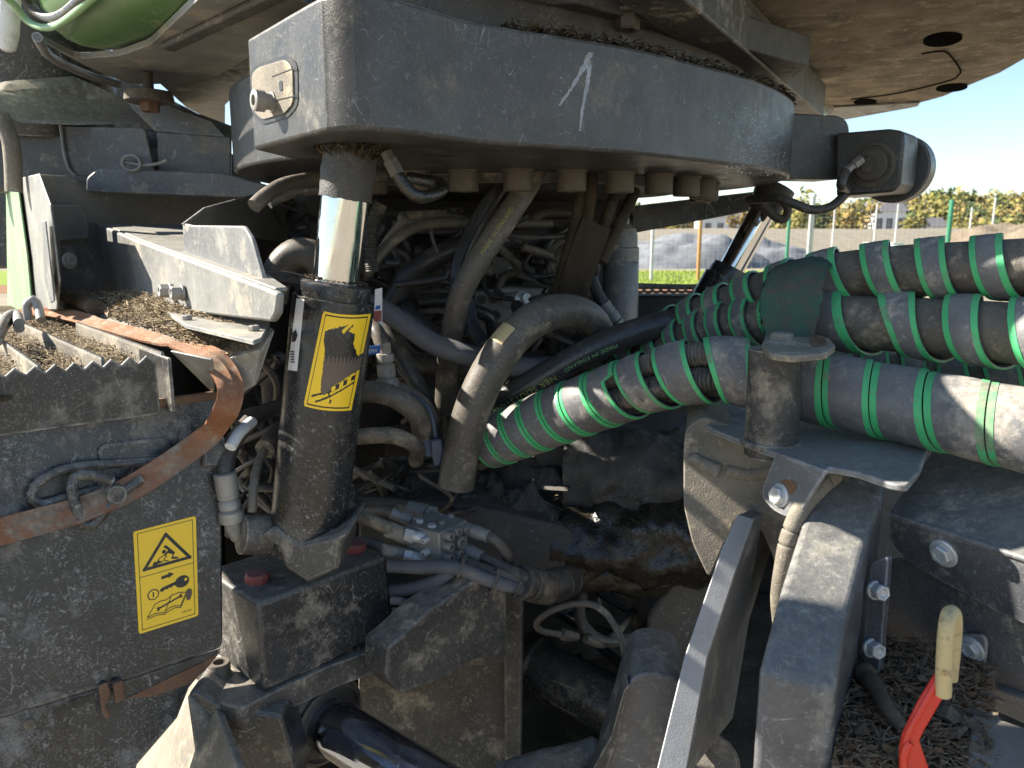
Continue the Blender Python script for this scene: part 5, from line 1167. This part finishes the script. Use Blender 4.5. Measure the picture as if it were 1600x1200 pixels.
# valve bank in the dark
vk = thing('valve_bank', 'dull steel valve bank with round ports deep behind the arched hose', 'valve', at(790, 480, 1.9))
slab('bank', [at(*q, 1.9) for q in ((740, 455), (795, 448), (850, 450), (860, 520), (742, 525))], (0, .12, 0), 'zinc_dusty', vk, .006)
for px, py in ((752, 468), (770, 467), (752, 490), (775, 492), (812, 468), (835, 470)): lathe('port', at(px, py, 1.9), at(px, py, 1.8), [(0, .012), (.012, .012), (.012, .007), (.004, .006)], 'bolt_dark', vk, 16)
lathe('solenoid', at(795, 470, 1.88), at(830, 465, 1.8), [(0, .02), (.06, .02), (.065, .012), (.08, .012)], 'zinc', vk, 20)
slab('bracket', rounded([at(*q, 1.95) for q in ((770, 400), (850, 412), (866, 440), (864, 452), (800, 430), (768, 428))], .004), (0, .01, 0), 'black_sheet', vk, .002)
for px in (797, 809): lathe('stud', at(px, 421, 1.95), at(px, 421, 1.8), [(0, .007), (.012, .007), (.014, .004)], 'zinc', vk, 12)
o = slab('bright_rag', rounded([at(*q, 1.95) for q in ((602, 342), (625, 337), (655, 342), (658, 362), (630, 366), (605, 358))], .004), (0, .01, 0), 'zinc_dusty', None, .002); tag(o, 'pale crumpled foil patch deep under the ring near the rod', 'foil')
ep = thing('engine_pump', 'dark housing deep behind the hoses', 'pump', at(640, 450, 2.0))
lathe('housing', at(640, 420, 2.1), at(690, 440, 1.95), [(0, .09), (.1, .09), (.12, .07), (.16, .07)], 'soot', ep, 32)
slab('casing', rounded([at(*q, 2.1) for q in ((590, 385), (700, 375), (720, 430), (690, 520), (600, 520))], .02), (0, .15, 0), 'black_paint', ep, .01)
# sleeves hanging from the ring
sl = thing('sleeved_hoses', 'brown fabric sleeve round hoses hanging from the ring', 'sleeve', at(900, 480, 1.6))
ribbon('sleeve', pts((932, 350, 1.6), (915, 395, 1.6), (900, 440, 1.61), (885, 490, 1.64)), .062, .028, [Vector((0, -1, .2))] * 3, 'sleeve', sl)
for P in (((912, 270, 1.66), (905, 320, 1.62), (892, 380, 1.61), (872, 450, 1.63), (860, 490, 1.66)), ((925, 270, 1.64), (922, 310, 1.62), (915, 350, 1.61), (900, 400, 1.6)), ((962, 300, 1.7), (952, 330, 1.65), (940, 360, 1.62), (925, 400, 1.6)), ((992, 300, 1.72), (975, 335, 1.66), (955, 375, 1.62), (940, 410, 1.6))):
    tube('hose', pts(*P), .0125, 'sleeve', sl)
gp = thing('accumulator', 'grey upright accumulator bottle beside the outdoor view', 'accumulator', at(970, 510, 1.95))
a0, a1 = at(971, 350, 1.95), at(968, 520, 1.95)
lathe('bottle', a0, a1, [(-.02, .018), (0, .02), (.012, .036), (.03, .041), (.055, .041), (.06, .045), (.09, .0452), (.091, .044), (.093, .0452), (.28, .0452)], 'grey_sheet', gp, 40)
lathe('valve_stem', at(960, 385, 1.88), at(945, 390, 1.84), [(0, .012), (.03, .012), (.032, .016), (.045, .016)], 'bolt_dark', gp, 10)
lettering('print', '570', lambda x, y: (lambda r: r[0] + r[1] * .001)(raycyl(988 + x * 5.5, 413 - y * 8, a0, a1, .0455)), 'decal_black', gp)
hosefit('stub_hose', pts((960, 500, 1.72), (945, 478, 1.72), (932, 455, 1.73), (925, 435, 1.74)), .013, 'hose', [0], 'short dark fitting stub leaning against the accumulator')
# ------------------------------------------------------------------ spiral wrapped bundles to the right
def wrapped(name, label, P, R0, turns, cores, core_r, bandf=.92, phase=0., slant=.002, corr=True, step=.006, sw_=.115):
    t = thing(name, label, 'hose bundle', P[0]); Q = spline(P, step); T, N, Bn = frames(Q); S = [0]
    for i in range(1, len(Q)): S.append(S[-1] + (Q[i] - Q[i - 1]).length)
    def fr(s):
        s = max(0, min(S[-1] - 1e-5, s)); lo, hi = 0, len(S) - 2
        while lo < hi:
            m = (lo + hi + 1) // 2
            if S[m] <= s: lo = m
            else: hi = m - 1
        u = (s - S[lo]) / max(1e-6, S[lo + 1] - S[lo]); return Q[lo].lerp(Q[lo + 1], u), N[lo].lerp(N[lo + 1], u).normalized(), Bn[lo].lerp(Bn[lo + 1], u).normalized()
    for k in range(cores):
        a = 2 * math.pi * k / cores + .6; off = [(R0 - core_r * 1.02) * math.cos(a), (R0 - core_r * 1.02) * math.sin(a)] if cores > 1 else [0, 0]
        path = [Q[i] + N[i] * off[0] + Bn[i] * off[1] for i in range(len(Q))]
        if corr:
            path = spline(path[::4] + [path[-1]], .0018); me = tube_me('conduit', path, core_r, 12, 60, lambda s, r: r * (1 + .07 * math.sin(s * 1150)))
        else: me = tube_me('conduit', path, core_r, 16)
        mobj('conduit', me, 'hose_dusty' if (k % 2 or cores == 1) else 'hose', t)
    jr = random.Random(len(turns)); px2s = [arc_at(Q, px + jr.uniform(-.07, .07) * (turns[min(i + 1, len(turns) - 1)][0] - turns[max(i - 1, 0)][0]) / 2, py) for i, (px, py) in enumerate(turns)]; n = 40
    nt = len(px2s) - 1; rows = []
    def se(q):
        i = min(int(q), nt - 1); u = q - i; p = px2s; 
        return p[i] * (1 - u) + p[i + 1] * u, p[i + 1] - p[i]
    def strip_me(nm, w0, w1, r_in, r_out, m):
        v = []; f = []; steps = (nt - 1) * n
        for k in range(steps + 1):
            q = k / n; s0, pit = se(q)
            s1, pit1 = se(min(q + 1, nt - .001)); pit = (px2s[min(int(q) + 1, nt)] - px2s[int(q)]) * (1 - q % 1) + (px2s[min(int(q) + 2, nt)] - px2s[min(int(q) + 1, nt)]) * (q % 1) if int(q) + 2 <= nt else pit
            th = 2 * math.pi * q + phase; wob = 1 + .014 * noise.noise(Vector((q * 1.3, R0 * 90, 0))) + .012 * math.sin(2 * th + q)
            ring = []
            for side in (0, 1):
                for j in range(m + 1):
                    w = (w0 + (w1 - w0) * (j / m if side == 0 else 1 - j / m)); sw = s0 + w * (bandf(s0) if callable(bandf) else bandf) * pit
                    c, nn, bb = fr(sw); rr = (R0 + slant * w + .0015 * math.sin(math.pi * w)) * wob + (r_out if side == 0 else r_in)
                    v.append(c + (nn * math.cos(th) + bb * math.sin(th)) * rr)
        L = 2 * (m + 1)
        for k in range(steps):
            for j in range(L): f.append([k * L + j, k * L + (j + 1) % L, (k + 1) * L + (j + 1) % L, (k + 1) * L + j])
        f += [list(range(L)), list(range(steps * L, (steps + 1) * L))[::-1]]
        me = mesh(nm, v, f, 50); fixn(me); return me
    g = mobj('spiral_wrap', strip_me('spiral_wrap', 0, 1, .0, .0028, 4), 'wrap', t)
    mobj('green_stripe', strip_me('green_stripe', .0, sw_, .0006, .0036, 1), 'stripe', g)
    mobj('green_stripe', strip_me('green_stripe', 1 - sw_, 1.0, .0006, .0036, 1), 'stripe', g)
    return t
def seq(xs, path):   # turn edges given by picture x along the path centre
    out = []
    for x in xs:
        best = min(path, key=lambda q: abs(q[0] - x)); 
        a = [q for q in path if q[0] <= x][-1:] or [path[0]]; b = [q for q in path if q[0] > x][:1] or [path[-1]]
        a, b = a[0], b[0]; u = 0 if a == b else (x - a[0]) / (b[0] - a[0]); out.append((x, a[1] + (b[1] - a[1]) * u))
    return out
LB_ = [(735, 702, 1.47), (800, 678, 1.43), (870, 650, 1.38), (950, 620, 1.31), (1030, 592, 1.25), (1110, 578, 1.2), (1190, 586, 1.165), (1290, 608, 1.12), (1400, 630, 1.06), (1500, 650, 1.0), (1640, 682, .93), (1800, 720, .87), (2000, 772, .8), (2250, 845, .73)]
LBs = spline(pts(*LB_), .006); LB_S = (arc_at(LBs, 940, 623), arc_at(LBs, 1150, 582))
wrapped('wrapped_bundle', 'lowest thick green striped spiral wrapped hose bundle crossing to the right edge', pts(*LB_), .049, seq([745, 768, 793, 820, 850, 883, 918, 958, 1010, 1075, 1160, 1242, 1325, 1408, 1496, 1590, 1690, 1790, 1900, 2020, 2140], LB_), 4, .0198, lambda s: .68 if LB_S[0] < s < LB_S[1] else .975, 2.2, sw_=.13)
TB = [(850, 640, 1.8), (900, 600, 1.74), (960, 566, 1.66), (1020, 532, 1.58), (1085, 500, 1.48), (1150, 476, 1.4), (1220, 452, 1.32), (1300, 434, 1.24), (1400, 424, 1.17), (1500, 420, 1.11), (1640, 416, 1.03), (1780, 412, .97), (1980, 408, .9), (2250, 402, .82)]
wrapped('wrapped_bundle', 'topmost green striped spiral wrapped hose with outdoor view above', pts(*TB), .042, seq([880, 915, 950, 985, 1020, 1055, 1090, 1130, 1180, 1235, 1300, 1374, 1466, 1554, 1645, 1740, 1840, 1950, 2070, 2190], TB), 1, .039, .56, 1.2, corr=False, sw_=.2)
MB_ = [(900, 640, 1.7), (960, 600, 1.62), (1020, 562, 1.54), (1080, 530, 1.46), (1140, 510, 1.38), (1210, 500, 1.3), (1290, 500, 1.22), (1370, 505, 1.16), (1450, 510, 1.11), (1540, 517, 1.05), (1640, 526, .99), (1780, 540, .93), (1980, 562, .86), (2250, 595, .78)]
wrapped('wrapped_bundle', 'middle green striped spiral wrapped hose passing under the textile strap', pts(*MB_), .044, seq([930, 965, 1000, 1035, 1066, 1098, 1132, 1170, 1215, 1280, 1400, 1502, 1600, 1700, 1805, 1920, 2040, 2170], MB_), 1, .041, .56, .4, corr=False, sw_=.19)
BBk = [(1240, 560, 1.4), (1330, 572, 1.36), (1440, 585, 1.3), (1560, 590, 1.22), (1700, 600, 1.15)]
wrapped('wrapped_bundle', 'shadowed green striped hose in the gap between middle and lowest bundles', pts(*BBk), .034, seq([1250, 1300, 1350, 1410, 1480, 1550, 1620, 1690], BBk), 1, .032, .7, 0, corr=False)
# textile strap over the hoses
def strap_me():
    v = []; f = []; uv = []; prof = [(1205, 556, 1.135), (1196, 522, 1.15), (1188, 480, 1.165), (1193, 446, 1.18), (1210, 420, 1.21), (1238, 407, 1.26), (1268, 405, 1.32)]
    L = spline(pts(*prof), .006); prof2 = [(1268, 560, 1.12), (1270, 528, 1.13), (1281, 490, 1.135), (1285, 456, 1.145), (1293, 428, 1.165), (1302, 412, 1.2), (1305, 404, 1.26)]
    Rr = spline(pts(*prof2), .006); m = 24; n = 34
    for side in (0, 1):
        for j in range(n + 1):
            a = L[min(len(L) - 1, int(j / n * (len(L) - 1)))]; b = Rr[min(len(Rr) - 1, int(j / n * (len(Rr) - 1)))]
            for i in range(m + 1):
                u = i / m; p = a.lerp(b, u); p = p + Vector((0, -.02 * math.sin(math.pi * u), .008 * math.sin(math.pi * u))) * (.4 + .6 * j / n) + Vector((0, .0045 * side, 0))
                p += Vector((0, .003 * noise.noise(p * 40), .002 * noise.noise(p * 70))) + (Vector((.004 * noise.noise(Vector((j * .9, side, 2))), 0, 0)) if i in (0, m) else Vector((0, 0, 0))); v.append(p); uv.append((j / n * .14, u * .9))
    K = (m + 1) * (n + 1)
    for s in (0, 1):
        for j in range(n):
            for i in range(m):
                k = s * K + j * (m + 1) + i; f.append([k, k + 1, k + m + 2, k + m + 1])
    for j in range(n):
        for i in (0, m): k = j * (m + 1) + i; f.append([k, k + m + 1, k + m + 1 + K, k + K])
    me = mesh('strap', v, f, 60, uv); fixn(me); return me
o = mobj('textile_strap', strap_me(), 'green_textile'); tag(o, 'faded green and grey textile strap holding the upper hoses', 'strap')
def fray():
    j = random.random(); p = at(1188 + 5 * random.random() + (22 * max(0, j - .6) / .4), 520 - 105 * j, 1.2 + .08 * j); return p
litter('fray', fray, 120, .012, 'green_textile', None, o, w=.0005, tilt=1.2)
# ------------------------------------------------------------------ hose support post and bracket
hs = thing('hose_post', 'short upright steel tube post in front of the wrapped bundles', 'post', at(1206, 690, 1.06))
pz0 = at(1205, 690, 1.06); pz1 = at(1212, 545, 1.06); hdp = (pz1 - pz0).normalized()
lathe('tube', pz0, pz1, [(-.02, .0365), ((pz1 - pz0).length, .0365), ((pz1 - pz0).length + .001, .034)], 'dark_dusty', hs, 44)
tube('weld_bead', [pz0 + Vector((math.cos(a * .42) * .0375, math.sin(a * .42) * .0375, -.002 + .002 * noise.noise(Vector((a, 0, 0))))) for a in range(16)], .0055, 'dark_dusty', hs, 8)
zt2 = pz1.z + .002
slab('ear_plate', rounded([hz(*q, zt2 + .006) for q in ((1190, 538), (1196, 523), (1222, 516), (1262, 518), (1296, 528), (1306, 540), (1292, 551), (1240, 556), (1204, 552))], .008, 3), (0, 0, -.009), 'cast', hs, .002)
slab('ear_rust', rounded([hz(*q, zt2 + .0065) for q in ((1262, 524), (1290, 527), (1290, 540), (1270, 542))], .006), (0, 0, .0005), 'rusty', hs, 0)
bolt('hex_bolt', hz(1221, 535, zt2 + .006), UP, .0165, 'zinc_dusty', hs, .014, flange=1.25)
br = thing('hose_bracket', 'bent dusty steel bracket plate below the post with a bolted flap', 'bracket', at(1250, 740, 1.0))
zb = pz0.z
slab('top_plate', rounded([hz(*q, zb) for q in ((1090, 652), (1098, 636), (1130, 626), (1240, 628), (1440, 655), (1450, 700), (1438, 735), (1418, 758), (1396, 756), (1340, 737), (1296, 729), (1288, 737), (1213, 708), (1170, 692), (1112, 670))], [.02, .02, .02, 0, 0, .01, .02, .03, .03, 0, .008, 0, 0, .01, .02], 4), (0, 0, -.009), 'grey_sheet', br, .002)
fA, fB = hz(1213, 708, zb), hz(1290, 737, zb); FL = Pl(fA, (fB - fA).cross(Vector((.1, .12, 1))).normalized())
if FL.n.y > 0: FL.n = -FL.n
slab('flap', rounded([FL(*q) for q in ((1213, 706), (1291, 735), (1268, 770), (1252, 798), (1230, 810), (1205, 796), (1190, 776), (1192, 760))], [0, 0, 0, .01, .012, .012, .012, 0], 4), FL.n * -.006, 'grey_sheet', br, .0015)
bolt('flange_bolt', FL(1219, 774), FL.n, .0125, 'zinc', br, .011, flange=1.3)
E = [FL.off(.0005)(1231 + 14 * math.cos(k * .3142), 761 + 12 * math.sin(k * .3142)) for k in range(20)]; slab('slot_rust', E, FL.n * .0004, 'rusty', br, 0)
cs_ = thing('axle_casting', 'pale dusty rounded casting below the hose bracket', 'casting', at(1120, 800, 1.2))
CP_ = Pl(at(1150, 760, 1.14), (-.25, -1, .1))
slab('casting_body', rounded([CP_(*q) for q in ((1068, 700), (1072, 668), (1100, 650), (1180, 680), (1240, 712), (1330, 735), (1330, 960), (1240, 965), (1222, 930), (1208, 870), (1190, 828), (1165, 810), (1148, 812), (1132, 850), (1108, 905), (1082, 850), (1068, 790))], .012, 4), (.06, .24, 0), 'cast', cs_, .022, 5)
tube('cast_lip', [CP_.off(.004)(*q) for q in ((1080, 712), (1088, 720), (1104, 728), (1122, 736))], (.009, .012), 'cast', cs_, 14)
tube('cast_ridge', [CP_.off(-.002)(*q) for q in ((1135, 735), (1170, 742), (1200, 738), (1225, 728))], .010, 'cast', cs_, 12)
# ------------------------------------------------------------------ blade plate and cover
bl = thing('blade_plate', 'thick slanted steel blade with an edge coloured bright as if lit', 'plate', at(1060, 1200, .95))
BPn = pl3(at(1153, 803, 1.075), at(1179, 810, 1.075), at(1045, 1210, .86))
slab('blade', [BPn(*q) for q in ((1153, 803), (1179, 810), (1158, 869), (1106, 1027), (1070, 1220), (1022, 1220), (1069, 1027), (1127, 859))], (.12, .2, -.05), 'grey_sheet', bl, .0025)
slab('lit_edge', [BPn.off(.0015)(*q) for q in ((1153, 804), (1178, 811), (1157, 869), (1105, 1027), (1069, 1220), (1023, 1220), (1070, 1027), (1128, 859))], BPn.n * -.003, 'steel_edge', bl, .001)  # brighter sheet puts the light on the blade edge into its colour
lathe('pivot_boss', at(1110, 1200, .98), at(1100, 1170, .86), [(-.05, .042), (.03, .042), (.034, .038), (.036, .02)], 'dark_dusty', bl, 36)
cv = thing('rounded_cover', 'black rounded cover plate left of the slanted blade', 'cover', at(1000, 1200, 1.0))
slab('cover_sheet', rounded([at(*q, 1.06) for q in ((978, 1075), (992, 1056), (1015, 1050), (1060, 1060), (1072, 1090), (1030, 1240), (930, 1240), (960, 1145))], .012, 4), (.02, .14, .0), 'black_sheet', cv, .018, 4)
slab('cover_side', rounded([at(*q, 1.05) for q in ((975, 1078), (984, 1068), (966, 1150), (935, 1240), (905, 1240), (955, 1150))], .006), (0, .03, 0), 'dark_dusty', cv, .006)
boss('cover_arm', at(790, 1235, 1.08), at(960, 1160, 1.12), [(0, .045), (.05, .04), (.11, .03), (.16, .022), (.17, .01)], 'dark_dusty', .006, 3, cv, 14)
# ------------------------------------------------------------------ right hand beam
rb = thing('box_beam', 'black box section beam sloping down with a sunlit patch', 'beam', at(1250, 1200, .75))
RB = pl3(at(1274, 757, 1.0), at(1381, 762, 1.0), at(1245, 1060, .73))
ro = [RB(*q) for q in ((1290, 735), (1384, 742), (1381, 775), (1363, 822), (1322, 981), (1306, 1076), (1185, 1046), (1222, 910), (1272, 757))]
slab('beam_body', ro, (.0, .0, -.34), 'black_sheet', rb, .009, 4)
ws_ = thing('wrapped_cable', 'grey cable in a spiral sleeve curving beside the box beam', 'cable', at(1230, 850, .95))
wq = spline(pts((1330, 732, 1.02), (1305, 742, .985), (1278, 765, .965), (1250, 798, .95), (1233, 840, .945), (1225, 880, .945), (1218, 935, .96), (1222, 990, 1.0)), .0025)
mobj('cable', tube_me('cable', wq, .0105, 14), 'hose_dusty', ws_)
mobj('spiral_sleeve', tube_me('spiral_sleeve', wq[20:], .0118, 16, 60, lambda s, r: r - (.0022 if (s / .021) % 1 < .07 else 0)), 'cast', ws_)
fs = thing('bolted_flange', 'dark flange strip with two zinc bolts beside the box beam', 'flange', at(1370, 960, .9))
FN = Vector((.55, -.8, .15)).normalized(); FQ = Pl(at(1372, 960, .9), Vector((-.75, -.6, .1)))
slab('strip', rounded([FQ(*q) for q in ((1360, 880), (1388, 868), (1386, 900), (1374, 1050), (1350, 1060), (1348, 1010))], .006), FQ.n * -.012, 'black_sheet', fs, .003)
for q in ((1368, 922), (1362, 1012)): bolt('hex_bolt', FQ(*q), (FQ.n + Vector((.9, 0, 0))).normalized(), .011, 'zinc', fs, .016, flange=1.15)
# folded covers on the right
rc = thing('folded_cover', 'folded black sheet cover with a large flange bolt at right', 'cover', at(1500, 850, .95))
cL, cR = at(1390, 806, 1.0), at(1660, 893, .8)
FB = pl3(cL, cR, at(1425, 884, .98)); FA = pl3(cL, cR, at(1470, 705, 1.1))
slab('upper_face', [FA(*q) for q in ((1458, 702), (1560, 722), (1680, 752), (1950, 820), (1950, 987), (1660, 895), (1398, 809), (1392, 795))], FA.n * -.006, 'black_sheet', rc, .002)
slab('front_face', rounded([FB(*q) for q in ((1391, 804), (1660, 891), (1950, 985), (1950, 1128), (1560, 958), (1428, 885), (1400, 860), (1388, 838))], [0, 0, 0, 0, 0, .015, .02, .015], 4), FB.n * -.006, 'black_sheet', rc, .002)
tube('fold', [FB(1391, 805), FB(1480, 834), FB(1570, 863), FB(1950, 986)], .004, 'black_sheet', rc, 12)
bolt('flange_bolt', FB(1475, 864), FB.n, .0135, 'zinc', rc, .011, flange=1.42)
lc = thing('lower_panel', 'black lower side panel with a bolted tab behind the red handle', 'panel', at(1480, 980, .95))
LP = FB.off(-.02)
slab('panel_sheet', rounded([LP(*q) for q in ((1376, 876), (1420, 870), (1950, 1104), (1950, 1262), (1600, 1090), (1495, 1050), (1405, 1030), (1372, 1000))], .008), LP.n * -.008, 'black_sheet', lc, .002)
TB_ = FB.off(-.012)
slab('tab', rounded([TB_(*q) for q in ((1492, 1010), (1502, 990), (1536, 992), (1542, 1006), (1538, 1045), (1530, 1092), (1488, 1078))], .006), TB_.n * -.005, 'grey_sheet', lc, .0015)
bolt('flange_bolt', TB_(1519, 1013), TB_.n, .0125, 'zinc', lc, .010, flange=1.4)
o = slab('edge_bar', [LP.off(.01)(*q) for q in ((1536, 1068), (1950, 1218), (1950, 1290), (1530, 1100))], LP.n * -.03, 'grey_sheet', None, .003); tag(o, 'grey steel bar below the bolted tab', 'bar')
fz_ = thing('debris_tray', 'tray full of bark, needles and wood scraps beside the red handle', 'tray', hz(1420, 1150, .9))
ZD = .93
fq = [hz(1300, 1240, ZD), hz(1560, 1240, ZD), hz(1545, 1040, ZD), hz(1330, 1010, ZD)]
lumpy('debris_bed', fq, 60, 60, .02, 16, 'dirt', fz_, edge=False)
litter('needle_litter', quadsample(fq, .026), 3600, .017, 'needle', None, fz_, w=.0008)
litter('brown_litter', quadsample(fq, .028), 2600, .014, 'brown_chip', None, fz_, w=.0013)
litter('bark_flakes', quadsample(fq, .03), 160, .03, 'bark', None, fz_, w=.004)
tag(tube('stick', [hz(1350, 1050, .96), hz(1368, 1075, .965), hz(1385, 1105, .965), hz(1412, 1140, .955)], (.013, .008), 'bark', None, 10, .004, lambda s, r: r * (1 + .25 * noise.noise(Vector((s * 70, 1, 0))))), 'dark curved bark stick lying in the tray of needles', 'stick')
o = slab('worn_plate', [hz(*q, .955) for q in ((1520, 1104), (1560, 1116), (1566, 1124), (1640, 1150), (1640, 1260), (1505, 1260))], (0, 0, -.012), 'plank', None, .003); tag(o, 'worn grey plate at the lower right corner', 'plate')
rh = thing('hand_lever', 'red flat lever with a worn yellow looped rod top', 'lever', at(1440, 1180, .72))
tube('loop_rod', pts((1474, 1085, .715), (1475, 1040, .712), (1478, 990, .712), (1482, 964, .716), (1487, 957, .726), (1491, 966, .737), (1490, 1000, .745), (1484, 1060, .75)), .0078, 'worn_sunlit_yellow', rh, 16)
Ph = Pl(at(1440, 1120, .715), (-.2, -1, .2))
slab('lever', [Ph(*q) for q in ((1462, 1054), (1474, 1060), (1487, 1060), (1474, 1092), (1446, 1140), (1437, 1158), (1462, 1230), (1412, 1230), (1406, 1172), (1411, 1148), (1434, 1100))], Ph.n * -.006, 'red', rh, .002)
tube('lever_rib', [Ph.off(.0)(*q) for q in ((1466, 1062), (1440, 1106), (1418, 1148), (1414, 1166))], .0035, 'red', rh, 10)
tube('lever_rib', [Ph.off(.002)(*q) for q in ((1421, 1160), (1412, 1180), (1414, 1225))], .0045, 'red', rh, 10)
